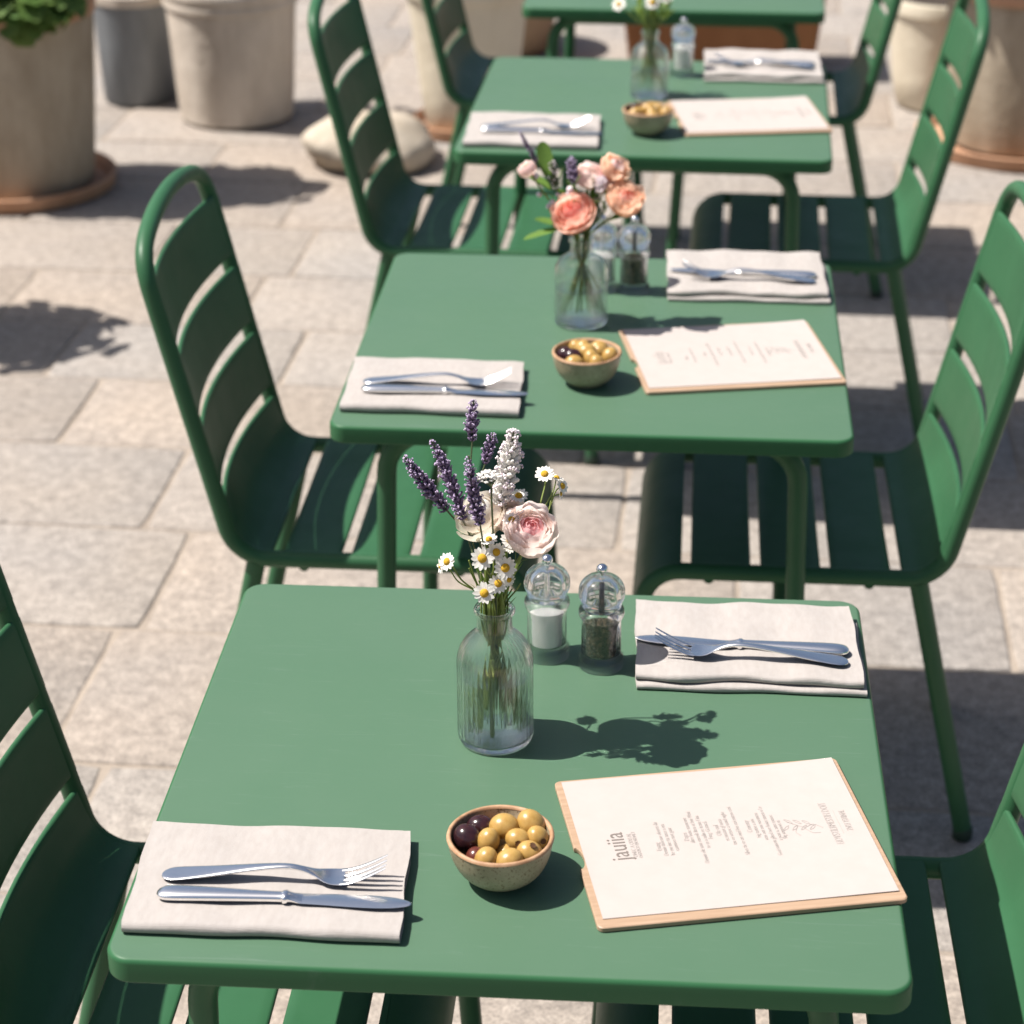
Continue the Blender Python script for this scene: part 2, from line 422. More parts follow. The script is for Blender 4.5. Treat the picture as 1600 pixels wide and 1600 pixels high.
def make_table():
    t = thing('bistro_table', 'x', 'table')
    m = MB(); slab(m, .70, .70, ZT - .0255, ZT, .024, .005, n=10, m=6, bottom_er=.003)
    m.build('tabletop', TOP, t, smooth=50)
    lx, ly, rb, zt = .283, .272, .062, ZT - .0400
    f = MB()
    for s in (-1, 1):                     # two inverted-U legs joined by side rails under the top
        path = []
        for sx in (-1, 1):
            arc = []
            for k in range(9):
                a = PI / 2 * k / 8
                arc.append((sx * (lx - rb + rb * math.cos(a)), s * ly, zt - rb + rb * math.sin(a)))
            path += arc if sx < 0 else list(reversed(arc))
        f.tube(path, .0138, 14)
    for sx in (-1, 1):
        f.tube([(sx * .19, -ly, zt), (sx * .19, ly, zt)], .010, 10)
    f.build('frame', GREEN, t, smooth=50)
    for sx in (-1, 1):
        for s in (-1, 1):
            l = MB(); l.tube([(sx * (lx + .0175), s * (ly + .006), .008), (sx * lx, s * ly, zt - rb + .002)], .0130, 14, r1=.0138)
            lo = l.build('leg', GREEN, t, smooth=50)
            c = MB(); c.lathe([(.001, 0), (.0135, 0), (.0148, .003), (.0148, .014), (.0134, .016)], 16, (sx * (lx + .0175), s * (ly + .006), 0))
            c.build('foot_cap', RUBBER, lo)
    return t
proto_t = make_table()
TL = {1: 'nearest green metal bistro table, with the lavender bottle, olives and menu on top',
      2: 'green bistro table second from the front, carrying the rose bouquet bottle',
      3: 'green bistro table third from the front, with the white daisy bottle',
      4: 'green bistro table at the very back of the row, nothing seen on it'}
for t in (1, 2, 3, 4):
    o = proto_t if t == 1 else copy_tree(proto_t)
    o.location = (TAB[t][0], TAB[t][1], 0); o.rotation_euler = (0, 0, R(TAB[t][2]))
    tag(o, TL[t], 'table', 'green bistro tables in a row')

# ------------------------------------------------------------------ chairs
DS = (-.225, .974)                        # direction of the back stile in (u, z)
NS = (.974, .225)                         # its normal, towards the sitter
SZ = .448; HW = .203; RB = .062
TH = math.acos(-(DS[0] * 1 + 0)) if False else math.acos(.225)   # turn from stile to seat
TL_ = RB * math.tan(TH / 2)
def prof(q):
    """point and normal along the side profile; q>0 up the stile from the bend, q<0 along the seat"""
    arc = RB * TH
    if q >= arc / 2:
        s = TL_ + q - arc / 2
        return (DS[0] * s, SZ + DS[1] * s), NS
    if q <= -arc / 2:
        return (TL_ - q - arc / 2, SZ), (0, 1)
    cx = DS[0] * TL_ + RB * NS[0]; cz = SZ + DS[1] * TL_ + RB * NS[1]
    k = (arc / 2 - q) / arc                 # 0 at the stile, 1 at the seat
    a0 = math.atan2(-NS[1], -NS[0]); a0 = a0 if a0 > 0 else a0 + 2 * PI
    a = a0 + (1.5 * PI - a0) * k
    return (cx + RB * math.cos(a), cz + RB * math.sin(a)), (-math.cos(a), -math.sin(a))
ARC = RB * TH
def q_stile(s): return s - TL_ + ARC / 2
def q_seat(u): return -(u - TL_) - ARC / 2

def slat(mb, qa, qb, bowf, off=.0085, thick=.0075, nv=14, nq=8, ext=HW + .0045, endr=None):
    """a pressed metal slat between profile positions qa..qb with rolled edges, bowed across its width"""
    e = thick / 2; loops = []
    n_end = 4
    for i in range(nv + 1):
        v = -ext + 2 * ext * i / nv
        c = 1 - (v / ext) ** 2
        pts = []
        loop = []
        for k in range(nq + 1): loop.append((qa + (qb - qa) * k / nq, e))
        for k in range(1, n_end): a = PI / 2 - PI * k / n_end; loop.append((qb + math.copysign(e, qb - qa) * math.cos(a), e * math.sin(a)))
        for k in range(nq + 1): loop.append((qb + (qa - qb) * k / nq, -e))
        for k in range(1, n_end): a = -PI / 2 - PI * k / n_end; loop.append((qa - math.copysign(e, qb - qa) * abs(math.cos(a)), e * math.sin(a)))
        for q, h in loop:
            (u, z), nn = prof(q)
            b = off + h - bowf(q) * c
            pts.append((u + nn[0] * b, v, z + nn[1] * b))
        loops.append(pts)
    mb.rings(loops)

SEAT_END = .372; FR = .055; UF = .425     # front of the seat, front bend radius, front leg position
def make_chair():
    t = thing('garden_chair', 'x', 'chair')
    def bow(q):
        s = q + TL_ - ARC / 2
        x = max(0, min(1, (s - .0) / .10)); return .026 * (x * x * (3 - 2 * x))
    b = MB()
    for s0, s1 in ((.1105, .1985), (.2225, .3105), (.3345, .429)):
        slat(b, q_stile(s0), q_stile(s1), bow)
    b.build('backrest', GREEN, t, smooth=50)
    s = MB()
    def sb(q): return bow(q) if q > -ARC / 2 else 0
    slat(s, q_stile(.0865), q_seat(.052), sb, nq=22)
    for u0, u1 in ((.074, .153), (.174, .253), (.274, .353)):
        slat(s, q_seat(u0), q_seat(u1), lambda q: .0025)
    # the front slat rolls down over the front bend
    loops = []
    for i in range(9):
        v = (-1 + i / 4) * (HW + .0045); e = .00375; top = []; bot = []
        path = [((.377 + (UF - FR - .377) * k / 3), SZ, 0, 1) for k in range(4)]
        for k in range(1, 9):
            a = PI / 2 - R(84) * k / 8
            path.append((UF - FR + FR * math.cos(a), SZ - FR + FR * math.sin(a), math.cos(a), math.sin(a)))
        for (u, z, nu, nz) in path:
            top.append((u + nu * (.0085 + e), v, z + nz * (.0085 + e))); bot.append((u + nu * (.0085 - e), v, z + nz * (.0085 - e)))
        loops.append(top + bot[::-1])
    s.rings(loops)
    s.build('seat', GREEN, t, smooth=50)
    f = MB(); tr = .0128
    # one continuous bent tube: front bend - seat rail - stile - top loop - and back down the other side
    def side(sg):
        p = []
        for k in range(0, 8):
            a = R(90) * k / 8
            p.append((UF - FR + FR * math.cos(a), sg * HW, SZ - FR + FR * math.sin(a)))
        for u in (UF - FR, .25, .12): p.append((u, sg * HW, SZ))
        for k in range(13):
            q = -ARC / 2 + ARC * k / 12
            (u, z), _ = prof(q); p.append((u, sg * HW, z))
        for s_ in (.16, .28, .38, .415): p.append((DS[0] * s_, sg * HW, SZ + DS[1] * s_))
        return p
    loop = [(.203, .415), (.2, .44), (.188, .462), (.165, .478), (.13, .489), (.07, .499), (0, .503)]
    top = smoothpath([(DS[0] * s_, -v, SZ + DS[1] * s_) for v, s_ in loop] + [(DS[0] * s_, v, SZ + DS[1] * s_) for v, s_ in reversed(loop[:-1])], 4)
    path = side(-1)[:-1] + top + list(reversed(side(1)))[1:]
    f.tube(path, tr, 14)
    f.tube([(.10, -HW, SZ - .012), (.10, HW, SZ - .012)], .008, 8)
    f.tube([(.33, -HW, SZ - .012), (.33, HW, SZ - .012)], .008, 8)
    f.build('frame', GREEN, t, smooth=50)
    for sg in (-1, 1):
        for (a, bb, lr) in (((UF, sg * HW, SZ - FR + .001), (UF + .022, sg * (HW + .008), .012), tr), ((.03, sg * (HW - .002), SZ - .004), (-.07, sg * (HW - .012), .012), .0142)):
            l = MB(); l.tube([a, tuple((Vector(a) + Vector(bb)) / 2), bb], lr, 14)
            lo = l.build('leg', GREEN, t, smooth=50)
            c = MB(); c.lathe([(.001, -.012), (.0135, -.012), (.0152, -.009), (.0152, .006), (.0138, .009)], 16, bb); c.build('foot_cap', RUBBER, lo)
    return t
proto_c = make_chair()
CH = [  # table, side, u origin, v centre, label
    (1, -1, .520, .010, 'green slatted chair at the lower left corner, its back cut by the frame'),
    (1, 1, .506, .040, 'green slatted chair at the lower right corner, beside the nearest table'),
    (2, -1, .523, .015, 'green slatted chair with sunlit seat, left of the rose bouquet table'),
    (2, 1, .498, .020, 'green slatted chair with shaded seat, right of the rose bouquet table'),
    (3, -1, .547, .100, 'green slatted chair left of the third table, before the pale boulder'),
    (3, 1, .520, .100, 'green slatted chair right of the third table, before the large right pot'),
    (4, -1, .542, .050, 'green slatted chair at the back left, before the leaning cream pot'),
    (4, 1, .450, -.02, 'green slatted chair at the back right, beside the cream pot')]
for i, (t, sd, u, v, lab) in enumerate(CH):
    o = proto_c if i == 0 else copy_tree(proto_c)
    o.location = wl(t, sd * u, v, 0); o.rotation_euler = (0, 0, R(TAB[t][2]) + (0 if sd < 0 else PI))
    tag(o, lab, 'chair', 'green slatted chairs along the tables')

# ------------------------------------------------------------------ napkins and cutlery
def fold(mb, x0, x1, y0, y1, z0, z1, th=.0018, wav=0, ph=0, nx=44, zw=.0006, skew=0):
    """a cloth folded over at the near edge: C-shaped section swept along x"""
    r = (z1 - z0) / 2; zc = (z0 + z1) / 2
    def path(d):
        p = []
        for k in range(8): p.append((y1 + (y0 + r - y1) * k / 8, z1 - d))
        for k in range(11):
            a = PI / 2 + PI * k / 10; p.append((y0 + r + (r - d) * math.cos(a), zc + (r - d) * math.sin(a)))
        for k in range(1, 9): p.append((y0 + r + (y1 - y0 - r) * k / 8, z0 + d))
        return p
    A, B = path(0), path(th); n = len(A); rows = []
    for i in range(nx + 1):
        f = i / nx; x = x0 + (x1 - x0) * f
        wv = wav * (math.sin(f * 9.1 + ph) + .5 * math.sin(f * 17 + ph * 2.3))
        row = []
        for P, rev in ((A, False), (B, True)):
            pts = []
            for (y, z) in P:
                near = 1 - (y - y0) / (y1 - y0)
                top = max(0, (z - z0) / (z1 - z0))
                yy = y + wv * near + .0014 * math.sin(f * 6 + ph) * (1 - near)
                zz = z + top * zw * (math.sin(f * 11 + y * 60 + ph) + math.sin(f * 23 + ph * 3) * .6)
                if f < .04 or f > .96: zz -= top * .0005
                xx = x + skew * (y - y0) + .0012 * math.sin(y * 70 + ph + (0 if f < .5 else 2)) * (1 if f in (0, 1) else .3)
                pts.append((xx, yy, zz))
            row += pts if not rev else pts[::-1]
        rows.append(row)
    mb.rings(rows, False, False)
    m = len(rows[0])
    for i in (0, nx):                        # close the two ends as a strip
        base = len(mb.v); mb.v += rows[i]
        for k in range(n - 1):
            mb.f.append((base + k, base + k + 1, base + m - 2 - k, base + m - 1 - k))

def napkin(t, cx, cy, w, d, rz, kind, label):
    o = thing('napkin', label, 'napkin', wl(t, cx, cy, ZT), R(TAB[t][2]) + rz, 'folded linen napkins')
    m = MB()
    if kind == 0:
        fold(m, -w / 2, w / 2, -d / 2, d / 2, .0004, .0128, .0019, .0012, cx * 20 + t, skew=-.05)
        fold(m, -w / 2 + .002, w / 2 - .0025, -d / 2 + .006, d / 2 - .003, .0026, .0066, .0016, .0004, t, zw=.0002, skew=-.05)
        fold(m, -w / 2 + .003, w / 2 - .004, -d / 2 + .008, d / 2 - .001, .0068, .0106, .0016, .0004, t + 1, zw=.0002, skew=-.05)
    else:
        fold(m, -w / 2 + .0, w / 2 + .004, -d / 2 - .004, d / 2 - .02, .0004, .0074, .0019, .0012, 1.2 + t, skew=-.02)
        fold(m, -w / 2, w / 2, -d / 2 + .003, d / 2, .0078, .0165, .0019, .0032, cx * 9 + t, zw=.0012, skew=-.03)
        fold(m, -w / 2 + .004, w / 2 - .003, -d / 2 + .012, d / 2 - .006, .0098, .0142, .0016, .001, t + 2, zw=.0002, skew=-.03)
    me = m.build('cloth', LINEN, o, smooth=60)
    return o

def sections(mb, secs, seg=16, p=2.4, curve=0):
    rings = []
    for (x, y, hw, ht, z) in secs:
        ring = []
        for k in range(seg):
            a = 2 * PI * k / seg; ca, sa = math.cos(a), math.sin(a)
            yy = math.copysign(abs(ca) ** (2 / p), ca) * hw; zz = math.copysign(abs(sa) ** (2 / p), sa) * ht
            ring.append((x, y + yy, z + zz + curve * yy * yy))
        rings.append(ring)
    mb.rings(rings)
def interp(tab, n):
    xs = [r[0] for r in tab]; out = []
    pts = smoothpath([(i, 0, 0) for i in range(len(tab))], n)
    cols = []
    for c in range(len(tab[0])):
        cols.append([p.x for p in smoothpath([(r[c], 0, 0) for r in tab], n)])
    return list(zip(*cols))
def make_fork(label, loc, rz, tilt=0, group='forks on the napkins', roll=0):
    o = thing('fork', label, 'fork', loc, rz, group); o.rotation_euler = (roll, tilt, rz)
    h = MB()
    tab = [(0, .0028, .0009, .0032), (.002, .0062, .0012, .0033), (.008, .0096, .0016, .0036), (.02, .0102, .0018, .0046), (.045, .0083, .002, .0078), (.075, .0058, .0021, .0122), (.1, .0042, .0021, .0152), (.117, .0036, .0021, .0158), (.13, .0038, .002, .0132), (.14, .0062, .0016, .0095), (.147, .0098, .0012, .0066), (.154, .0122, .001, .0048), (.160, .0126, .001, .0044), (.166, .0126, .001, .0048)]
    secs = [(r[0], 0, r[1], r[2], r[3]) for r in interp(tab, 4)]
    sections(h, secs, 20, 2.2, curve=9)
    h.build('handle', STEEL, o, smooth=60)
    for y in (-.0107, -.0036, .0036, .0107):
        tn = MB(); c = 9 * y * y
        tt = interp([(.163, .0024, .001, .0046), (.17, .0022, .001, .0056), (.18, .002, .001, .0092), (.192, .0017, .0009, .0152), (.205, .0010, .0006, .0228)], 4)
        sections(tn, [(r[0], y * (1 - .05 * (r[0] - .163) / .042), r[1], r[2], r[3] + c) for r in tt], 8, 2.5)
        tn.build('tine', STEEL, o, smooth=60)
    return o
def make_knife(label, loc, rz, group='knives on the napkins', tilt=0):
    o = thing('table_knife', label, 'knife', loc, rz, group); o.rotation_euler = (0, tilt, rz)
    h = MB()
    tab = [(0, .003, .0012, .0052), (.0025, .0068, .0028, .0052), (.008, .0092, .0042, .0054), (.02, .0098, .0047, .0056), (.05, .0085, .0045, .0056), (.085, .0068, .0041, .0054), (.108, .006, .004, .0053), (.114, .0062, .0041, .0053)]
    sections(h, [(r[0], 0, r[1], r[2], r[3]) for r in interp(tab, 4)], 20, 2.3)
    h.build('handle', STEEL, o, smooth=60)
    b = MB(); sections(b, [(.1125, 0, .0058, .004, .0053), (.114, 0, .0074, .0048, .0053), (.117, 0, .0074, .0048, .0053), (.1185, 0, .0062, .004, .0053), (.122, 0, .006, .003, .005), (.127, 0, .0072, .0016, .0044), (.131, 0, .0075, .0012, .004)], 18, 2.6)
    b.build('bolster', STEEL, o, smooth=50)
    k = MB(); rows = []
    tab = [(.129, -.0076, .0072), (.15, -.0086, .0078), (.175, -.0102, .0082), (.195, -.0106, .0078), (.21, -.0098, .0062), (.22, -.008, .0038), (.226, -.0058, .0008), (.2285, -.0036, -.0014)]
    for (x, ya, yb) in interp(tab, 4):
        z = .004; e = .0007
        rows.append([(x, ya, z), (x, ya + (yb - ya) * .3, z + e), (x, yb - .0008, z + e * 1.1), (x, yb, z + .0003), (x, yb, z - .0003), (x, yb - .0008, z - e), (x, ya + (yb - ya) * .3, z - e)])
    k.rings(rows); k.build('blade', STEEL, o, smooth=35)
    return o

ORD = {1: 'nearest', 2: 'second', 3: 'third'}
NAP = {1: ((-.216, -.236, .246, .158, 0), (.222, .221, .238, .166, 0)),
       2: ((-.216, -.22, .242, .172, -.02), (.216, .252, .243, .19, 0)),
       3: ((-.206, -.225, .25, .198, -.01), (.221, .285, .24, .205, 0))}
for t in (1, 2, 3):
    a, b = NAP[t]
    napkin(t, *a, 0, f'folded cream linen napkin at the left place of the {ORD[t]} table')
    napkin(t, *b, 1, f'wavy cream linen napkin at the far right place of the {ORD[t]} table')
    rz = R(TAB[t][2]); zn = ZT + .0122
    dx, dy = a[0] + .216, a[1] + .236
    make_fork(f'steel fork with raised tines on the left napkin of the {ORD[t]} table', wl(t, -.318 + dx, -.2445 + dy, zn), rz + R(1.2 if t < 3 else 3))
    make_knife(f'steel knife beside the fork on the left napkin of the {ORD[t]} table', wl(t, -.316 + dx, -.2745 + dy, zn), rz + R(.5))
    dx, dy = b[0] - .222, b[1] - .221
    zn = ZT + .0158
    make_knife(f'steel knife pointing left on the far right napkin of the {ORD[t]} table', wl(t, .328 + dx, .197 + dy, zn), rz + PI - R(3.4))
    make_fork(f'steel fork leaning over the knife on the far right napkin, {ORD[t]} table', wl(t, .326 + dx, .1755 + dy, zn), rz + PI - R(2.8), tilt=R(-.6))

# ------------------------------------------------------------------ menus
def text_mesh(body, size, sx=1.0):
    cu = bpy.data.curves.new('printed_text', 'FONT'); cu.body = body; cu.size = size; cu.align_x = 'CENTER'; cu.align_y = 'CENTER'; cu.resolution_u = 2
    ob = bpy.data.objects.new('printed_text', cu); COL.objects.link(ob)
    dg = bpy.context.evaluated_depsgraph_get()
    me = bpy.data.meshes.new_from_object(ob.evaluated_get(dg))
    vs = [(v.co.x * sx, v.co.y, 0) for v in me.vertices]; fs = [tuple(p.vertices) for p in me.polygons]
    bpy.data.objects.remove(ob); bpy.data.curves.remove(cu); bpy.data.meshes.remove(me)
    return vs, fs
def paper_z(x, y, w, d):
    fx = x / w + .5; fy = y / d + .5
    return .0006 + .0055 * max(0, fx - .35) ** 2 * (0.25 + fy) + .0008 * math.sin(fx * 5 + 1) * fy
LINES = [  # position along the sheet, offset across, size, words
    (.175, -.004, .0062, 'ONEC A ODLI AL'), (.192, -.004, .0052, 'OADUICO EN NOIALT'),
    (.262, -.01, .0072, 'Enang'), (.280, .002, .0062, 'Oennis thocoao oleuret dti'), (.302, .0, .0062, 'Ite ene ine rta tusce a tva'), (.322, .0, .0062, 'casuntoo nast gaur'),
    (.368, .002, .0072, 'Dates'), (.386, .012, .0062, 'ditre leute stamenoe'), (.408, .0, .0062, 'Oennio ole saue onoeds litcu et bue Wnti'), (.432, .008, .0062, 'to es o nalin ee itcute I Ina'), (.452, .01, .0062, 'Fueg: Gi.stucd.'),
    (.486, .008, .0072, 'Ole oul'), (.506, .008, .0062, 'et neastet gl taesa'), (.526, .01, .0062, 'tne ee setsoc a toutd nigbe'), (.556, .005, .0062, 'Sibes tie te cas uied bte stoi muros cosi'),
    (.596, .01, .0072, 'Ceneuty'), (.618, .006, .0062, 'big tautse a sos'), (.64, .008, .0062, 'sens out one necuness'), (.664, .0, .0062, 'Gosi nuneut gilted nee boiot uanen u Le'), (.688, .004, .0062, 'a peat u. auto rausoc'), (.706, .0, .0062, 'big anumoet ni')]
def menu(t, cx, cy, rz, label_b, label_p, full):
    W, D = .283, .238
    base = wl(t, cx, cy, ZT); rot = R(TAB[t][2]) + rz
    o = thing('menu_board', label_b, 'menu board', base, rot, 'wooden menu boards')
    out = rrect(W, D, .006, 5)
    # thumb notch in the left edge
    poly = []
    for i, p in enumerate(out):
        poly.append(p)
        if i == 11:
            for k in range(13):
                a = PI / 2 - PI * k / 12; poly.append((-W / 2 + .0065 * math.cos(a), -.012 + .017 * math.sin(a)))
    m = MB(); rings = []
    for ins, z in ((.0006, .0004), (0, .0012), (0, .0048), (.0008, .0056)):
        rings.append([(x * (1 - 2 * ins / W), y * (1 - 2 * ins / D), z) for x, y in poly])
    m.rings(rings)
    m.build('board', WOOD, o, smooth=30)
    w, d = .271, .221
    p = thing('menu_sheet', label_p, 'menu', base + Vector((0, 0, .0058)), rot, 'printed menu sheets')
    off = (.0005, .0035)
    g_ = MB(); top = []; n1, n2 = 22, 14
    for lift, sx in ((.0007, 0),):
        for i in range(n1 + 1):
            ring_t = []
            for j in range(n2 + 1):
                x = -w / 2 + w * i / n1; y = -d / 2 + d * j / n2
                ring_t.append((x + off[0], y + off[1], paper_z(x, y, w, d)))
            top.append(ring_t)
    rows = [r + [(a, b, c - .0005) for a, b, c in reversed(r)] for r in top]
    g_.rings(rows); sh = g_.build('sheet', PAPER, p, smooth=30)
    def put(name, items, mt, dz=.00025):
        q = MB()
        for vs, fs in items:
            q.add([(x + off[0], y + off[1], paper_z(x, y, w, d) + dz) for x, y in vs], fs)
        q.build(name, mt, sh, smooth=None, fix=False)
    def turn(vs, px, py, ang=PI / 2):
        c, s = math.cos(ang), math.sin(ang)
        return [(px + c * x - s * y, py + s * x + c * y) for x, y, _ in vs]
    X = lambda f: -w / 2 + w * f
    vs, fs = text_mesh('jauiia', .026, .86)
    fat = []
    for ddx, ddy in ((0, 0), (.0006, 0), (0, .0006)):
        fat.append((turn([(a + ddx, b + ddy, 0) for a, b, c in vs], X(.125), -.004), fs))
    put('title_lettering', fat[:1], INK if full else INK2)
    items = []
    for f, dy, sz, s in (LINES if full else LINES[::2]):
        vs, fs = text_mesh(s, sz, .8); items.append((turn(vs, X(f), dy), fs))
    for f, dy, sz, s in ((.885, .002, .0105, 'HOVSTILBMESTIH DOIT'), (.94, .004, .0085, 'ZNTI TITIINAL')):
        vs, fs = text_mesh(s, sz, .62); items.append((turn(vs, X(f), dy), fs))
    put('lettering', items, INK2 if full else INK3)
    # little line drawing of a sprig
    items = []
    def stroke(pts, wd=.00055):
        P = smoothpath([(bx + (a - bx) * .75, b * .8, 0) for a, b in pts], 6); vs = []; fs = []
        for i, q in enumerate(P):
            tdir = (P[min(i + 1, len(P) - 1)] - P[max(i - 1, 0)]).normalized(); nn = Vector((-tdir.y, tdir.x, 0)) * wd * .5
            vs += [(q + nn)[:2], (q - nn)[:2]]
            if i: fs.append((2 * i - 2, 2 * i - 1, 2 * i + 1, 2 * i))
        items.append((vs, fs))
    bx = X(.795)
    stroke([(bx + .02, -.005), (bx + .01, .004), (bx - .002, 0), (bx - .012, .006), (bx - .022, .014)])
    for k in range(7):
        q = (bx + .012 - .0055 * k, .003 + .0014 * k * (1 if k % 2 else .4)); s = 1 if k % 2 else -1
        stroke([q, (q[0] - .003, q[1] + .006 * s), (q[0] - .009, q[1] + .009 * s), (q[0] - .005, q[1] + .003 * s), q])
    stroke([(bx - .004, 0), (bx + .004, -.012), (bx + .014, -.014)]); stroke([(bx - .01, .004), (bx - .016, -.008), (bx - .012, -.016)])
    stroke([(X(.95), -.02), (X(.95), .028)], .0004)
    put('sprig_print', items, INK2 if full else INK3)
MEN = {1: (.191, -.1385, R(12.6)), 2: (.187, -.072, R(11.5)), 3: (.193, -.080, R(11))}
for t in (1, 2, 3):
    menu(t, *MEN[t], f'pale wooden menu board with a thumb notch on the {ORD[t]} table', f'cream printed menu sheet on the board of the {ORD[t]} table', t == 1)

# ------------------------------------------------------------------ bowls of olives
def bowl(t, x, y, label):
    o = thing('stoneware_bowl', label, 'bowl', wl(t, x, y, ZT), R(TAB[t][2]), 'olive bowls')
    ou = [(.001, .0015), (.021, .001), (.0235, .002), (.031, .007), (.039, .0155), (.0445, .027), (.0472, .039), (.0482, .0465)]
    inn = [(.0448, .0465), (.0432, .038), (.039, .028), (.031, .021), (.018, .0175), (.001, .017)]
    ou2 = [(p.x, p.y) for p in smoothpath([(a, b, 0) for a, b in ou], 3)]; in2 = [(p.x, p.y) for p in smoothpath([(a, b, 0) for a, b in inn], 3)]
    rnd = random.Random(t)
    ph = [rnd.uniform(0, 6) for _ in range(3)]
    def mod(r, z, a, i): return r * (1 + .008 * math.sin(2 * a + ph[0]) * z / .047 + .004 * math.sin(5 * a + ph[1]))
    m = MB(); m.lathe(ou2 + in2, 56, mod=mod); m.build('body', BOWL, o, smooth=70)
    r = MB()
    rings = []
    for k in range(57):
        pass
    prof_ = [(.0482 + .0006, .0458), (.0482, .0478), (.0466, .0486), (.045, .0478), (.0444, .0458)]
    r.lathe(prof_, 56, closed=True, mod=mod); r.build('rim', RIM, o, smooth=80)
    return o
def olive(t, x, y, z, r, m, label, group, hole=None, el=1.12, ang=0):
    o = thing('olive', label, 'olive', wl(t, x, y, z), 0, group)
    M_ = Matrix.Rotation(R(random.uniform(-25, 25)), 3, 'X') @ Matrix.Rotation(R(ang + 90), 3, 'Y')
    b = MB(); b.ball((0, 0, 0), (r * random.uniform(.92, 1), r * .98, r * el * random.uniform(.98, 1.08)), 24, 14, M_); b.build('flesh', m, o, smooth=180)
    if hole:
        d = Vector(hole).normalized(); q = Vector((0, 0, 1)).rotation_difference(d).to_matrix()
        p = MB(); rim_r = r * .27
        vs = [q @ Vector((rim_r * k * math.cos(2 * PI * j / 12) * (1 + .2 * math.sin(3 * j)), rim_r * k * math.sin(2 * PI * j / 12), 0)) + d * (r * (1.005 if k == 1 else .985) * .985 + .0006) for k in (1, .45) for j in range(12)]
        p.add(vs, [(j, (j + 1) % 12, 12 + (j + 1) % 12, 12 + j) for j in range(12)] + [tuple(range(12, 24))])
        p.build('pit_hole', PIT, o, smooth=None)
    return o
BW = {1: (-.013, -.208), 2: (-.012, -.176), 3: (.005, -.2)}
for t in (1, 2, 3):
    bowl(t, *BW[t], f'small speckled stoneware bowl of olives on the {ORD[t]} table')
OL1 = [  # offset x, y, z, radius, material, label, hole
    (-.0205, .0235, .040, .0112, OLVD, 'dark purple olive at the back left rim of the nearest bowl', None),
    (-.0300, .0020, .041, .0128, OLVD, 'largest dark purple olive, against the left rim of the nearest bowl', None),
    (-.0210, -.0195, .0345, .0098, OLVR, 'reddish brown olive low at the front left of the nearest bowl', None),
    (-.0085, .0285, .034, .0098, OLVS, 'salmon pink olive half hidden at the back of the nearest bowl', None),
    (.0020, .0180, .0435, .0130, OLV, 'large yellow green olive at the back middle of the nearest bowl', None),
    (.0265, .0225, .0445, .0128, OLV, 'plump yellow green olive at the back right of the nearest bowl', None),
    (-.0110, -.0020, .0415, .0110, OLV, 'olive with a brown stain between the dark and front olives', (-.2, -.8, -.35)),
    (.0055, -.0050, .0290, .0100, OLV, 'half sunken yellow olive in the middle of the nearest bowl', None),
    (.0160, .0000, .0430, .0108, OLV, 'olive with an open pitted end near the middle of the bowl', (.0, -.95, .25)),
    (.0335, .0040, .0430, .0106, OLV, 'pitted olive with dark hole against the right rim of the bowl', (.45, -.85, .2)),
    (-.0110, -.0270, .0385, .0112, OLV, 'dimpled olive at the front left rim of the nearest bowl', None),
    (.0100, -.0285, .0395, .0120, OLV, 'smooth olive at the front middle rim of the nearest bowl', None),
    (.0275, -.0165, .0410, .0110, OLV, 'olive with a tiny stalk hole at the front right rim', (.25, -.35, .9))]
for i, (x, y, z, r, m, lab, h) in enumerate(OL1):
    olive(1, BW[1][0] + x, BW[1][1] + y, ZT + z, r, m, lab, 'olives in the nearest bowl', h, 1.1, i * 47)
for t, n in ((2, 11), (3, 10)):
    rnd = random.Random(t * 5)
    pos = [(0, 0)] + [(.020 * math.cos(a + .4), .020 * math.sin(a + .4)) for a in [2 * PI * k / 4 for k in range(4)]] + [(.0315 * math.cos(a), .0315 * math.sin(a)) for a in [2 * PI * k / (n - 5) for k in range(n - 5)]]
    for i, (x, y) in enumerate(pos):
        dark = (x < -.018 and y > -.012) if t == 2 else (abs(x + .01) < .016 and y > .012)
        z = ZT + (.0465 if i == 0 else .043 if i < 5 else .0405) + rnd.uniform(-.001, .001)
        olive(t, BW[t][0] + x, BW[t][1] + y, z, .0115 if i else .012, OLVD if dark else OLV,
              (f'dark purple olive in the bowl on the {ORD[t]} table' if dark else f'yellow green olive heaped in the bowl on the {ORD[t]} table'),
              (f'dark olives in the {ORD[t]} bowl' if dark else f'green olives in the {ORD[t]} bowl'), None, 1.14, i * 61)

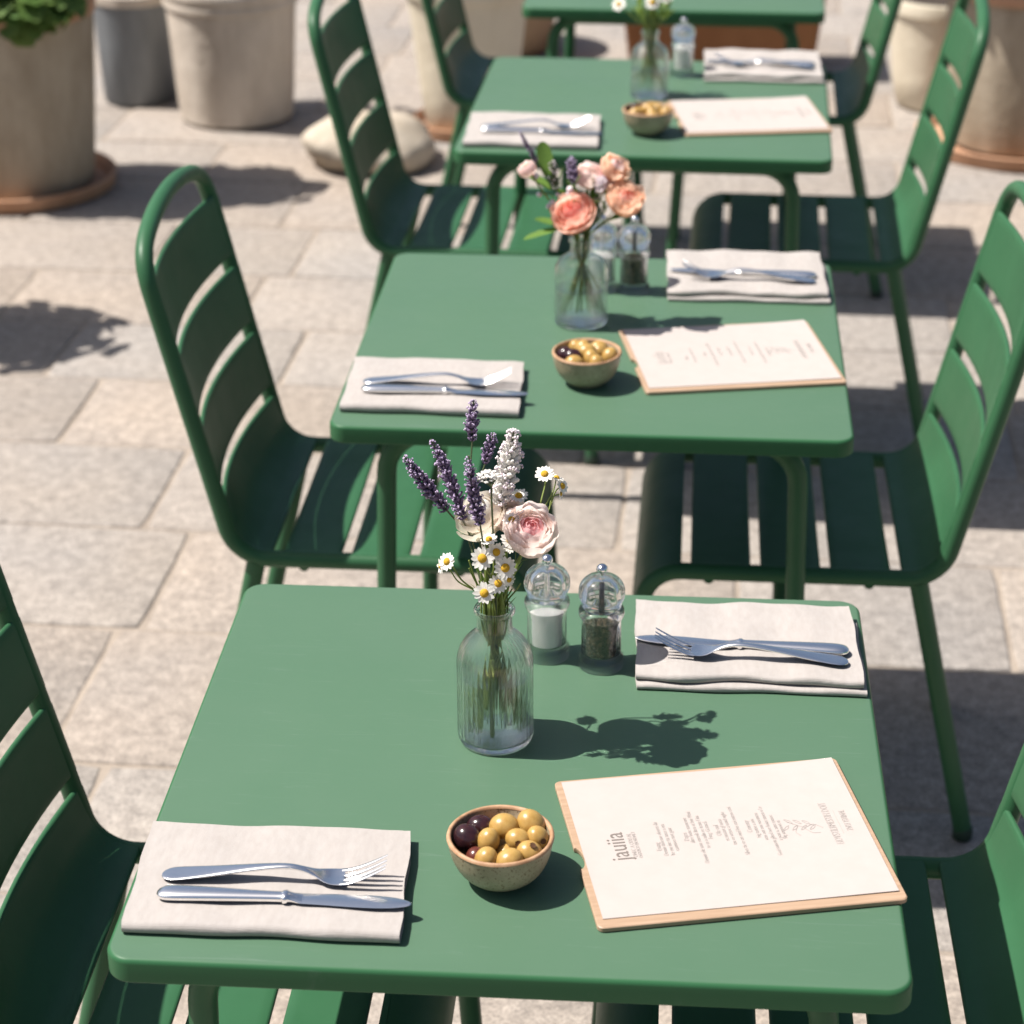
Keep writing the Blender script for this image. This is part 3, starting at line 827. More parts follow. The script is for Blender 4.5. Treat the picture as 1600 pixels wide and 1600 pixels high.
# ------------------------------------------------------------------ salt and pepper mills
def mill(t, x, y, pepper, label):
    o = thing('pepper_mill' if pepper else 'salt_mill', label, 'pepper mill' if pepper else 'salt mill', wl(t, x, y, ZT), 0, 'clear salt and pepper mills')
    out = [(.001, -.0008), (.0238, -.0008), (.0247, .0012), (.0247, .0095), (.0238, .0125), (.0222, .0145), (.0216, .018), (.0212, .05), (.0215, .0575), (.0238, .0605), (.0246, .064), (.0242, .0675), (.0222, .0692), (.0206, .0705)]
    inn = [(.0186, .0705), (.0178, .066), (.0176, .03), (.0174, .0158), (.001, .0152)]
    m = MB(); m.lathe(out + inn, 48); m.build('body', ACRYL, o, smooth=45)
    hd = [(.0185, .0712), (.0208, .0714), (.0215, .0745), (.0222, .078), (.0243, .083), (.0248, .089), (.0238, .0945), (.0212, .1), (.0165, .1042), (.0105, .1065), (.006, .108), (.001, .1082)]
    hin = [(.001, .098), (.0075, .0975), (.0135, .094), (.0158, .088), (.0162, .08), (.0172, .074)]
    h = MB(); h.lathe([(p.x, p.y) for p in smoothpath([(a, b, 0) for a, b in hd], 3)] + hin, 48, closed=True); h.build('head', ACRYL, o, smooth=45)
    k = MB(); k.lathe([(.001, .1082), (.0034, .1084), (.0034, .1098), (.0058, .112), (.0064, .1148), (.0058, .1178), (.0036, .1202), (.001, .121)], 24); k.build('knob', CHROME, o, smooth=60)
    c = MB(); c.lathe([(.001, .0165), (.0166, .0165), (.0168, .0175), (.0168, .0560 if pepper else .0575), (.0155, .0575 if pepper else .0585), (.001, .0585 if pepper else .0592)], 40)
    c.build('peppercorns' if pepper else 'salt', PEPPER if pepper else SALT, o, smooth=40)
    a = MB(); a.lathe([(.001, .0595), (.0042, .0595), (.0042, .0665), (.0075, .0672), (.0075, .0695), (.003, .07), (.0026, .0965), (.001, .0968)], 20); a.build('grinder_shaft', STEEL if not pepper else mat('dark_shaft', (.06, .05, .045), .4, .6), o, smooth=40)
    return o
mill(1, .064, .187, True, 'clear mill full of dark peppercorns on the nearest table')
mill(1, .005, .205, False, 'clear mill full of white salt touching the pink bloom, nearest table')
mill(2, .041, .195, True, 'clear mill of dark peppercorns below the peach rose, second table')
mill(2, -.009, .2, False, 'clear salt mill half hidden behind the rose bottle, second table')
mill(3, .054, .226, False, 'clear white salt mill beside the daisy bottle, third table')

# ------------------------------------------------------------------ bottles
def bottle(t, x, y, h, r, nr, ribs, label, water):
    o = thing('bottle_vase', label, 'glass bottle', wl(t, x, y, ZT), 0, 'glass bottles holding flowers')
    k = h / .15
    sh = .088 * k
    pr = [(r * .55, .0006), (r * .9, .0006), (r * .97, .003), (r, .008), (r, .03), (r, sh * .7), (r, sh), (r * .985, sh + .007 * k), (r * .92, sh + .016 * k), (r * .78, sh + .025 * k), (nr * 1.2, sh + .0335 * k), (nr * 1.0, sh + .0385 * k), (nr * .97, sh + .046 * k), (nr * .97, h - .008), (nr * 1.02, h - .0065), (nr * 1.12, h - .005), (nr * 1.14, h - .0025), (nr * 1.08, h)]
    out = [(p.x, p.y) for p in smoothpath([(a, b, 0) for a, b in pr], 3)]
    w = .0022
    ins = [(a - w, b - .0002) for a, b in reversed(out) if b > .008]
    ins[0] = (out[-1][0] - .0022, h - .0003)
    floor_ = [(r - w - .002, .0072), (r * .6, .0078), (.001, .0105)]
    prof_ = [(.001, .0022)] + out + ins + floor_
    nout = len(out) + 1
    def mod(rr, z, a, i):
        if not ribs or z < .006 or z > h - .012 * k: return rr
        amp = (.009 if i < nout else .0) * min(1, max(0, (rr - nr) / (.25 * nr)))
        return rr * (1 - amp * (abs(math.sin(a * ribs / 2)) * -1.6 + 1))
    m = MB(); m.lathe(prof_, ribs * 6 if ribs else 64, mod=mod)
    m.build('glass', GLASS, o, smooth=50)
    q = MB(); q.lathe([(.001, .0112), (r * .6, .0085), (r - w - .0026, .0078), (r - w - .0008, .0105), (r - w - .0008, water - .001), (r - w - .0004, water + .0006), (r - w - .003, water), (.001, water - .0002)], 48)
    q.build('water', WATER, o, smooth=50)
    return o
BT = {1: (-.037, .033, .150, .0383, .0182, 40), 2: (-.033, .058, .132, .0402, .0165, 0), 3: (-.006, .062, .132, .0385, .0165, 0)}
bottle(1, *BT[1], 'ribbed clear glass bottle holding lavender and chamomile on the nearest table', .076)
bottle(2, *BT[2], 'plain clear glass bottle holding the coral rose bouquet, second table', .055)
bottle(3, *BT[3], 'plain clear glass bottle holding white daisies, third table', .055)

# ------------------------------------------------------------------ flowers
def basis(d):
    return Vector((0, 0, 1)).rotation_difference(Vector(d).normalized()).to_matrix()
def stem_path(t, p_top, seed, d_top=None, low=True, nr=None):
    """from the bloom down through the bottle neck to the bottom, in the bottle's own frame"""
    rnd = random.Random(seed); h = BT[t][2]; nr = (nr or BT[t][4]) - .0042
    p = Vector(p_top); a = math.atan2(p.y, p.x) + rnd.uniform(-.7, .7); rr = nr * rnd.uniform(.35, .95)
    neck = Vector((rr * math.cos(a), rr * math.sin(a), h - .002)); neck2 = Vector((neck.x * .75, neck.y * .75, h - .03 * h / .15))
    b = a + PI + rnd.uniform(-.8, .8); br = (BT[t][3] - .009) * rnd.uniform(.35, .95)
    zb = rnd.uniform(.014, .03) if low else rnd.uniform(.03, .06)
    bot = Vector((br * math.cos(b), br * math.sin(b), zb)); mid = (neck2 * .45 + bot * .55) + Vector((0, 0, .004))
    d = Vector(d_top) if d_top is not None else (p - neck).normalized()
    pts = [p, p - d * (p - neck).length * .3, neck + (p - neck) * .25 + Vector((0, 0, .003)), neck, neck2, mid, bot]
    return smoothpath(pts, 5)
def flower(name, label, cat, t, group):
    return thing(name, label, cat, wl(t, BT[t][0], BT[t][1], ZT), 0, group)

def lavender(t, name, label, base, tip, rad=.0072, mats=(CALYX, LFLO), seed=0, dense=1.0, stem=True, gap=None, blobs=False):
    o = flower('lavender' if not blobs else 'veronica_spike', label, 'lavender' if not blobs else 'flower', t, 'stems in the flower bottles')
    rnd = random.Random(seed); base, tip = Vector(base), Vector(tip); ax = tip - base; L = ax.length; d = ax.normalized(); q = basis(d)
    cal = MB(); flo = MB(); bend = Vector((rnd.uniform(-1, 1), rnd.uniform(-1, 1), 0)) * L * .03
    def P(f): return base + ax * f + bend * 4 * f * (1 - f)
    nw = int(L / .0042 * dense)
    for i in range(nw):
        f = (i + .5) / nw
        if gap and gap[0] < f < gap[1]: continue
        prof_ = math.sin(PI * min(1, .22 + f * .8)) ** .6 * (1 if f > .08 else .75)
        nb = 7
        for j in range(nb):
            a = 2 * PI * (j + .5 * (i % 2)) / nb + rnd.uniform(-.3, .3); el = R(rnd.uniform(28, 62))
            loc = q @ Vector((math.cos(a) * math.cos(el), math.sin(a) * math.cos(el), math.sin(el)))
            ln = rad * prof_ * rnd.uniform(.75, 1.15); c = P(f) + q @ Vector((math.cos(a), math.sin(a), 0)) * rad * .12
            mid = c + loc * ln * .5; M_ = basis(loc)
            cal.ball(mid, (ln * .23, ln * .23, ln * .52), 5, 4, M_)
            if rnd.random() < .62:
                e = c + loc * ln * 1.02; s = rad * .2 * rnd.uniform(.7, 1.2)
                for k in range(3):
                    aa = 2 * PI * k / 3 + rnd.uniform(0, 2); dd = M_ @ Vector((math.cos(aa) * .8, math.sin(aa) * .8, .5))
                    flo.ball(e + dd * s * .7, (s * .6, s * .6, s * .35), 5, 3, basis(dd))
    cal.build('calyces', mats[0], o, smooth=180); flo.build('florets', mats[1], o, smooth=180)
    sm = MB(); pts = [P(f) for f in (1, .75, .5, .25)] + stem_path(t, base, seed + 50, d)
    sm.tube(pts, .0009, 6, r1=.0011); sm.build('stem', STEML, o)
    return o

def petal(mb, q, c, L, W, cup, rise, az, nL=7, nW=6, ruff=0, rnd=random, tipw=.5, curl=0):
    """a single cupped petal rooted at c, growing outwards at azimuth az and lifting by rise (radians)"""
    rows = []; ph = rnd.uniform(0, 6)
    ca, sa = math.cos(az), math.sin(az)
    for i in range(nL + 1):
        f = i / nL; row = []
        ang = rise + curl * f
        w = W * (math.sin(PI * min(.98, .12 + f * (1 - .12 * 0) * .78)) ** .7)
        if f > .86: w *= math.sqrt(max(.08, 1 - ((f - .86) / .16) ** 2))
        for j in range(nW + 1):
            g_ = j / nW * 2 - 1
            r_ = L * f
            x = r_ * math.cos(ang); z = r_ * math.sin(ang) + cup * (g_ * g_) * w + ruff * f * math.sin(g_ * 7 + ph)
            y = g_ * w
            row.append(Vector(c) + q @ Vector((x * ca - y * sa, x * sa + y * ca, z)))
        rows.append(row)
    mb.grid(rows)

def ranunculus(o, c, d, rad, mats, seed, layers=6, openness=1.0, nm='bloom'):
    """many-layered bloom: rounded cupped petals wrapped shell on shell, the heart standing a little proud"""
    rnd = random.Random(seed); q = basis(d); c = Vector(c)
    outer = MB(); inner = MB()
    for l in range(layers):
        k = l / (layers - 1); Rl = rad * (.16 + .84 * k)
        n = 3 + l; top = R(58 - 52 * openness * max(0, k - .15) / .85)
        lift = rad * .34 * (1 - k)
        for i in range(n):
            az = 2 * PI * (i + rnd.uniform(-.18, .18)) / n + l * .8; span = 2 * PI / n * .72
            ph = rnd.uniform(0, 6); rows = []; sc_ = rnd.uniform(.93, 1.06); nL, nW = 9, 10; t_ = top + rnd.uniform(-.1, .1)
            for a_ in range(nL + 1):
                f = a_ / nL; row = []
                for b_ in range(nW + 1):
                    g_ = b_ / nW * 2 - 1
                    ff = f * (1 - .16 * abs(g_) ** 2.5)          # rounded outline
                    th = -PI / 2 * .95 + (t_ + PI / 2 * .95) * ff
                    wid = .3 + .7 * math.sin(min(1, ff * 1.3) * PI / 2)
                    aa = az + g_ * span * wid
                    flare = 1 + .10 * k * max(0, ff - .7) / .3 + (.035 * math.sin(g_ * 5 + ph) * ff ** 3)
                    rr = Rl * sc_ * flare * (1 - .05 * g_ * g_)
                    z = rr * math.sin(th) * .8 + lift + rad * .035 * math.sin(g_ * 4 + ph) * ff * ff
                    row.append(c + q @ Vector((rr * math.cos(th) * math.cos(aa), rr * math.cos(th) * math.sin(aa), z)))
                rows.append(row)
            (inner if k < .45 else outer).grid(rows)
    b = outer.build('petals', mats[0], o, smooth=180, fix=False)
    inner.build('inner_petals', mats[1], o, smooth=180, fix=False)
    return b

def daisy_head(o, c, d, r, seed, npet=14, droop=0.0):
    rnd = random.Random(seed); q = basis(d); m = MB()
    for i in range(npet):
        az = 2 * PI * i / npet + rnd.uniform(-.1, .1)
        petal(m, q, Vector(c) + q @ Vector((math.cos(az), math.sin(az), 0)) * r * .2, r * .82 * rnd.uniform(.85, 1.06), r * .2, .12, rnd.uniform(-.12, .2) - droop, az, 5, 3, rnd=rnd)
    p = m.build('petals', WPET, o, smooth=180, fix=False)
    k = MB(); rr = r * .4
    k.lathe([(rr * .9, -r * .08), (rr, 0), (rr * .93, r * .12), (rr * .68, r * .23), (rr * .34, r * .29), (.0001, r * .3)], 18)
    k.v = [tuple(Vector(c) + q @ Vector(v)) for v in k.v]
    k.build('centre', YEL, o, smooth=180)
    s = MB(); s.lathe([(.0002, -r * .2), (r * .22, -r * .14), (r * .3, -r * .02)], 10); s.v = [tuple(Vector(c) + q @ Vector(v)) for v in s.v]
    s.build('calyx', STEM, o, smooth=180)

def sprig(t, label, heads, seed, group='stems in the flower bottles', fork=.35):
    """chamomile: one stem branching to several heads; heads = (x, y, z, radius, direction)"""
    o = flower('chamomile', label, 'daisy', t, group); rnd = random.Random(seed)
    hs = [Vector(h[:3]) for h in heads]; cen = sum(hs, Vector()) / len(hs)
    low = Vector((0, 0, BT[t][2])); joint = cen + (low - cen) * fork if len(hs) > 1 else hs[0]
    sm = MB()
    if len(hs) > 1:
        sm.tube(stem_path(t, joint, seed), .0009, 6, r1=.001)
    for i, h in enumerate(heads):
        d = Vector(h[4]).normalized(); p = hs[i] - d * h[3] * .15
        if len(hs) > 1: sm.tube(smoothpath([p, p - d * .008 - Vector((0, 0, .004)), (p + joint) / 2 - Vector((0, 0, .004)), joint], 5), .00065, 6, r1=.0009)
        else: sm.tube(stem_path(t, p, seed, d), .0008, 6, r1=.001)
        daisy_head(o, h[:3], d, h[3], seed * 10 + i)
    # feathery leaflets on the stem
    for i in range(10):
        f = rnd.uniform(.15, .8); b = joint + (low - joint) * f + Vector((rnd.uniform(-.003, .003), rnd.uniform(-.003, .003), 0))
        e = b + Vector((rnd.uniform(-.012, .012), rnd.uniform(-.008, .006), rnd.uniform(.006, .02)))
        sm.tube([b, (b + e) / 2 + Vector((0, 0, .003)), e], .0005, 5, r1=.0002)
    sm.build('stem', STEM, o)
    return o

F = (0, -.87, .5)
# --- nearest table
lavender(1, 'A', 'lavender spike leaning furthest left in the ribbed bottle', (-.045, .044, .233), (-.087, .046, .293), .0088, seed=1)
lavender(1, 'B', 'lavender spike second from the left, leaning out of the ribbed bottle', (-.029, .012, .238), (-.060, .030, .318), .0084, seed=2)
lavender(1, 'C', 'tallest upright lavender spike, at the top of the ribbed bottle bouquet', (-.0205, .040, .309), (-.0185, .046, .352), .0078, seed=3)
lavender(1, 'D', 'dark lavender spike below the tallest one, over the cream bloom', (-.0125, -.022, .250), (-.0225, -.030, .328), .0082, seed=4)
lavender(1, 'E', 'small lavender tip between the tallest spike and the white plume', (-.009, .052, .279), (.0, .056, .312), .0075, seed=5)
lavender(1, 'P', 'fat white plume with a pale lilac tip behind the ribbed bottle lavender', (.0055, .018, .25), (.02, .02, .332), .0135, (WPET, PALEL), seed=6, dense=1.2, blobs=True)
o = flower('yarrow', 'flat topped cluster of tiny white florets before the white plume', 'flower', 1, 'stems in the flower bottles')
m = MB(); rnd = random.Random(3)
for i in range(46):
    a = rnd.uniform(0, 2 * PI); rr = .0115 * math.sqrt(rnd.random()); c = Vector((-.004 + rr * math.cos(a), -.012 + rr * math.sin(a), .299 + rnd.uniform(-.002, .0025) - rr * rr * 20))
    for k in range(4):
        aa = k * PI / 2 + a; m.ball(c + Vector((math.cos(aa), math.sin(aa), .3)) * .0013, (.0013, .0013, .0008), 5, 3)
m.build('florets', WPET, o, smooth=180)
m = MB(); m.tube(stem_path(1, (-.002, -.011, .288), 77), .0011, 6)
for i in range(8): a = 2 * PI * i / 8; m.tube([(-.002, -.011, .286), (-.004 + .008 * math.cos(a), -.012 + .008 * math.sin(a), .2965)], .0005, 5)
m.build('stem', STEML, o)
o = flower('ranunculus', 'large cream bloom behind the dark lavender stems', 'flower', 1, 'stems in the flower bottles')
ranunculus(o, (-.012, .022, .240), (-.45, -.3, .85), .027, (CREAM, WPET), 11, 6, .8); m = MB(); m.tube(stem_path(1, (-.008, .02, .222), 78), .0015, 7); m.build('stem', STEM, o)
o = flower('ranunculus', 'pale pink ruffled bloom leaning right over the salt mill', 'flower', 1, 'stems in the flower bottles')
ranunculus(o, (.0355, -.016, .2415), (.12, -.5, .8), .0265, (BLUSH, BLUSHIN), 12, 7, .62); m = MB(); m.tube(stem_path(1, (.031, -.011, .226), 79), .0015, 7); m.build('stem', STEM, o)
o = flower('ranunculus', 'small blush bloom tucked between the cream and pink blooms', 'flower', 1, 'stems in the flower bottles')
ranunculus(o, (.0135, .016, .243), (.1, -.5, .8), .0185, (BLUSH, CREAM), 13, 6, .8); m = MB(); m.tube(stem_path(1, (.012, .017, .228), 80), .0013, 7); m.build('stem', STEM, o)
sprig(1, 'chamomile sprig with two blooms leaning far left of the bottle neck', [(-.0455, -.01, .206, .0095, (-.55, -.6, .5)), (-.0515, -.006, .199, .0082, (-.85, -.3, .2))], 21, fork=.6)
sprig(1, 'tall chamomile sprig rising at the right behind the pink bloom', [(.050, .050, .271, .0098, (-.1, -.5, .8)), (.0675, .054, .256, .0085, (.6, -.4, .4)), (.062, .058, .263, .008, (.3, .1, .9)), (.0655, .044, .252, .006, (.7, -.2, .1))], 22, fork=.3)
sprig(1, 'single chamomile bloom seen from the side above the blush bloom', [(.0245, .030, .257, .0098, (.05, -.35, .93))], 23)
sprig(1, 'chamomile sprig with three blooms over the cream and blush blooms', [(.0175, -.014, .253, .0088, (.0, -.4, .9)), (.0160, -.018, .233, .0096, (.1, -.75, .6)), (-.0045, -.018, .234, .0086, (-.1, -.35, .93))], 24, fork=.45)
sprig(1, 'chamomile sprig with the largest open daisy in the bouquet middle', [(-.0110, -.024, .2165, .0116, (-.1, -.95, .4)), (.0025, -.019, .2205, .0098, (.35, -.8, .4))], 25, fork=.4)
sprig(1, 'chamomile sprig with an open daisy right of the middle', [(.0110, -.025, .2065, .0112, (.25, -.9, .4)), (.0145, -.018, .19, .0075, (.5, -.6, .1)), (.015, -.01, .222, .0075, (.2, -.6, .7))], 26, fork=.45)
sprig(1, 'lowest chamomile sprig, two daisies just above the bottle neck', [(-.0095, -.024, .1785, .0110, (-.05, -.93, .4)), (.0040, -.020, .187, .0098, (.2, -.85, .5))], 27, fork=.5)
o = flower('greenery', 'bunch of fine green stems filling the neck of the ribbed bottle', 'greenery', 1, 'stems in the flower bottles')
m = MB(); rnd = random.Random(9)
for i in range(34):
    a = rnd.uniform(0, 2 * PI); rr = rnd.uniform(.006, .026); z = rnd.uniform(.17, .225)
    m.tube(stem_path(1, (rr * math.cos(a), rr * math.sin(a) * .8, z), 300 + i, low=i % 3 == 0), .0008, 5, r1=.0010)
m.build('stems', STEM, o)
m = MB()
for i in range(12):
    a = rnd.uniform(0, 2 * PI); r0 = rnd.uniform(.002, .012); q = basis((math.cos(a) * .5, math.sin(a) * .5, 1))
    petal(m, q, (r0 * math.cos(a), r0 * math.sin(a), rnd.uniform(.145, .17)), rnd.uniform(.02, .045), .0016, .3, R(78), a, 6, 2, rnd=rnd)
m.build('leaves', LEAF, o, smooth=180, fix=False)

# --- second table
G2 = 'stems in the flower bottles'
def rose(t, label, c, d, r, mats, seed, layers=6, op=.75):
    o = flower('rose', label, 'rose', t, G2); ranunculus(o, c, d, r, mats, seed, layers, op)
    m = MB(); m.tube(stem_path(t, Vector(c) - Vector(d).normalized() * r * .6, seed + 100, low=seed % 2 == 0), .0014, 7); m.build('stem', STEM, o)
    return o
rose(2, 'large coral rose facing forward over the neck of the plain bottle', (-.013, -.036, .181), (-.3, -.55, .8), .033, (CORAL, CORALIN), 31, 7, .95)
rose(2, 'peach rose facing right above the pepper mill of the second table', (.062, -.020, .196), (.1, -.5, .85), .028, (PEACH, CORAL), 32, 7, .7)
rose(2, 'pale pink rose behind the coral rose, second table bouquet', (.010, .012, .222), (.1, -.5, .8), .021, (PINK, BLUSH), 33)
rose(2, 'second pale pink rose beside the lilac tuft, second table bouquet', (.033, .014, .219), (.2, -.5, .7), .018, (PINK, BLUSHIN), 34)
rose(2, 'pale peach rose at the top right of the second table bouquet', (.048, .012, .234), (.45, -.4, .7), .022, (PEACH, PINK), 35)
rose(2, 'closed pink rosebud at the far left of the second table bouquet', (-.079, -.006, .238), (-.5, -.1, .85), .014, (PINK, CORAL), 36, 4, .2)
lavender(2, 'a', 'dark lavender sprig at the top left of the rose bouquet', (-.064, .006, .243), (-.09, .006, .29), .0055, seed=41)
lavender(2, 'b', 'dark lavender sprig upright in the middle of the rose bouquet', (-.011, .004, .208), (-.017, .006, .252), .0095, seed=42)
lavender(2, 'c', 'grey lilac sprig left of the middle lavender in the rose bouquet', (-.036, .008, .2), (-.043, .01, .245), .008, (STEML, PALEL), seed=43)
lavender(2, 'd', 'pale lilac tuft beside the pink roses, second table bouquet', (.025, -.006, .198), (.029, -.004, .224), .0105, (PALEL, PALEL), seed=44, dense=1.5)
o = flower('greenery', 'loose green leaves and seed heads filling the rose bouquet', 'greenery', 2, G2); rnd = random.Random(19)
m = MB(); lf = MB()
for i in range(22):
    a = rnd.uniform(0, 2 * PI); rr = rnd.uniform(.01, .06); z = rnd.uniform(.165, .225) - rr * .3
    p = Vector((rr * math.cos(a), rr * math.sin(a) * .5, z)); m.tube(stem_path(2, p, 400 + i, low=i % 4 == 0), .0009, 5)
    petal(lf, basis((math.cos(a) * .5, math.sin(a) * .4, .8)), p, rnd.uniform(.015, .035), rnd.uniform(.004, .008), .2, R(50), rnd.uniform(0, 6), 6, 3, rnd=rnd)
for (p, L_, az, ri) in (((-.032, -.014, .150), .055, PI + .15, R(-14)), ((-.03, -.01, .152), .042, PI - .35, R(10)), ((-.05, .004, .225), .05, PI * .6, R(60)), ((-.045, .0, .205), .05, PI * .85, R(25)), ((.035, -.01, .16), .035, -.3, R(20))):
    petal(lf, Matrix.Identity(3), p, L_, .012, .25, ri, az, 8, 4, rnd=rnd)
m.build('stems', STEM, o); lf.build('leaves', LEAF, o, smooth=180, fix=False)
for i in range(16):
    m = MB(); c = Vector((rnd.uniform(-.07, .05), rnd.uniform(-.012, .01), rnd.uniform(.175, .225))); m.ball(c, rnd.uniform(.003, .0055), 8, 6)
    m.build('seed_head', PALEL, o, smooth=180)
# --- third table
for i, (x, y, z, lab) in enumerate([(-.064, -.01, .187, 'white daisy hanging at the left of the third table bottle'), (.001, -.016, .191, 'white daisy facing forward above the third table bottle'), (.028, -.004, .200, 'white daisy at the right above the third table bottle'), (-.028, .004, .208, 'white daisy high at the left of the third table bottle')]):
    sprig(3, lab, [(x, y, z, .015, (x * 8, -.7, .6))], 60 + i)
o = flower('greenery', 'bright green leafy stems in the third table bottle', 'greenery', 3, G2); m = MB(); lf = MB(); rnd = random.Random(5)
for i in range(26):
    a = rnd.uniform(0, 2 * PI); rr = rnd.uniform(.005, .032); p = Vector((rr * math.cos(a), rr * math.sin(a) * .7, rnd.uniform(.15, .19)))
    m.tube(stem_path(3, p, 500 + i, low=i % 4 == 0), .001, 5)
    for k in range(2): petal(lf, basis((math.cos(a) * .4, math.sin(a) * .4, 1)), p, rnd.uniform(.02, .035), .0035, .2, R(65), rnd.uniform(0, 6), 6, 2, rnd=rnd)
m.build('stems', STEM, o); lf.build('leaves', LEAFB, o, smooth=180, fix=False)

# ------------------------------------------------------------------ pots and plants
def pot(name, label, cat, loc, prof_, m, saucer=None, rim=None, soil=None, group='planters around the tables', seg=56, tilt=0):
    o = thing(name, label, cat, loc, 0, group)
    b = MB(); b.lathe(prof_, seg); b.build('body', m, o, smooth=45)
    if saucer:
        r, h, mt = saucer; s = MB(); s.lathe([(.01, 0), (r * .9, 0), (r * .96, .004), (r, h), (r * .985, h + .004), (r * .95, h), (r * .9, .012), (.01, .012)], seg); s.build('saucer', mt, o, smooth=45)
    if rim:
        s = MB(); s.lathe(rim[0], seg, closed=True); s.build('rim', rim[1], o, smooth=45)
    if soil:
        s = MB(); s.lathe([(soil[0], soil[1] - .02), (soil[0] * .98, soil[1]), (.01, soil[1] + .008)], 32); s.build('soil', SOIL, o, smooth=60)
    return o
def leafy(label, loc, blobs, n, lr, m, seed, group=None, name='potted_plant', lobed=True):
    """leaf-sized discs scattered through several clumps, on stems"""
    o = thing(name, label, 'plant', loc, 0, group); rnd = random.Random(seed); L_ = MB(); S_ = MB()
    for (c, r) in blobs:
        c = Vector(c); S_.tube(smoothpath([(0, 0, -.02), (c.x * .35, c.y * .35, c.z * .5), tuple(c)], 5), .006, 6, r1=.003)
        for i in range(n):
            d = Vector((rnd.gauss(0, 1), rnd.gauss(0, 1), rnd.gauss(0, 1))).normalized(); p = c + Vector((d.x * r[0], d.y * r[1], d.z * r[2])) * rnd.uniform(.45, 1.05)
            if p.z < -.06: continue
            nrm = (d + Vector((0, 0, .9))).normalized(); q = basis(nrm) @ Matrix.Rotation(rnd.uniform(0, 6.3), 3, 'Z'); s = lr * rnd.uniform(.6, 1.2); vs = [p]; k = 14
            for j in range(k):
                a = 2 * PI * j / k; rr = s * (1 + (.12 * math.cos(5 * a) if lobed else 0)); vs.append(p + q @ Vector((rr * math.cos(a), rr * math.sin(a) * .92, .22 * s * (1 + .4 * math.cos(2 * a)))))
            L_.add(vs, [(0, 1 + j, 1 + (j + 1) % k) for j in range(k)])
            if i % 3 == 0: S_.tube([c, p], .0016, 4)
    S_.build('stems', STEM, o); L_.build('leaves', m, o, smooth=180, fix=False); return o

# big clay pot, upper left
pot('clay_pot', 'large brown clay pot on a terracotta saucer at the upper left edge', 'plant pot', (-1.40, 6.055, 0),
    [(.02, .018), (.185, .018), (.205, .026), (.212, .06), (.232, .30), (.243, .46), (.245, .5), (.225, .505), (.215, .48), (.20, .44)], STONEP,
    (.272, .042, TERRA), ([(.236, .5), (.25, .503), (.253, .52), (.253, .552), (.246, .56), (.232, .56), (.226, .53), (.226, .503)], TERRA), (.226, .53))
leafy('round leaved plant spilling over the rim of the large brown pot', (-1.40, 6.055, .54), [((-.05, -.08, .08), (.18, .16, .1)), ((.02, -.17, .02), (.11, .08, .05)), ((.08, .05, .28), (.22, .2, .16)), ((-.1, .02, .3), (.2, .2, .18)), ((.12, .1, .2), (.18, .14, .13)), ((-.09, -.2, .0), (.12, .05, .05)), ((.2, .02, .3), (.14, .14, .1)), ((.09, -.21, .01), (.1, .05, .06)), ((.17, -.13, .03), (.07, .06, .06))], 105, .038, LEAFM, 3)
# zinc bucket
pot('zinc_bucket', 'grey zinc bucket standing behind the large brown pot', 'bucket', (-1.198, 6.985, 0),
    [(.02, .004), (.112, .004), (.117, .01), (.126, .2), (.133, .33), (.129, .33), (.12, .2), (.11, .03), (.02, .03)], ZINC, rim=([(.133, .325), (.139, .329), (.139, .355), (.133, .36), (.128, .356), (.128, .33)], PALEP), soil=(.127, .335))
# pale pot
pot('clay_pot', 'tall pale weathered pot with a banded rim at the upper left', 'plant pot', (-.862, 6.775, 0),
    [(.02, .004), (.165, .004), (.178, .012), (.185, .1), (.197, .3), (.201, .36), (.209, .365), (.211, .38), (.207, .388), (.212, .393), (.214, .42), (.208, .427), (.195, .427), (.19, .38), (.18, .34)], PALEP, soil=(.193, .385))
leafy('bushy plant in the tall pale pot', (-.862, 6.775, .41), [((-.06, .04, .2), (.16, .16, .14)), ((.06, -.02, .26), (.15, .15, .15))], 80, .03, LEAFD, 8)
# cream pots
pot('cream_pot', 'cream tapered pot on a terracotta saucer behind the left chairs', 'plant pot', (-.125, 6.62, 0),
    [(.02, .016), (.125, .016), (.135, .03), (.152, .15), (.175, .34), (.188, .425), (.2, .43), (.203, .45), (.2, .47), (.186, .47), (.18, .42), (.16, .36)], CREAMP, (.176, .036, TERRA), soil=(.18, .44))
pot('cream_pot', 'cream pot between the two chairs at the upper right', 'plant pot', (1.37, 6.87, 0),
    [(.02, .004), (.125, .004), (.135, .012), (.152, .10), (.168, .25), (.176, .305), (.186, .31), (.188, .335), (.184, .35), (.17, .35), (.162, .31), (.152, .26)], CREAMP, soil=(.163, .325))
# tan pot and terracotta trough behind the last table
pot('tan_pot', 'tan clay pot with an orange rim behind the last table', 'plant pot', (-.02, 7.62, 0),
    [(.02, .004), (.155, .004), (.165, .012), (.18, .1), (.192, .19), (.18, .2), (.17, .17)], TANP, rim=([(.19, .185), (.203, .19), (.206, .27), (.198, .275), (.18, .27), (.178, .19)], TERRA), soil=(.178, .24))
o = thing('terracotta_trough', 'long dark terracotta trough in the shade behind the last table', 'planter', (.72, 7.36, 0), R(-6), 'planters around the tables')
m = MB(); rings = []
for w, d, z in ((.60, .26, .004), (.61, .27, .012), (.68, .32, .30), (.71, .35, .302), (.715, .355, .34), (.70, .34, .346), (.65, .29, .346), (.64, .28, .30)):
    rings.append([(x, y, z) for x, y in rrect(w, d, .02, 4)])
m.rings(rings); m.build('body', DTERRA, o, smooth=40)
m = MB(); slab(m, .638, .278, .28, .302, .02, .005); m.build('soil', SOIL, o)
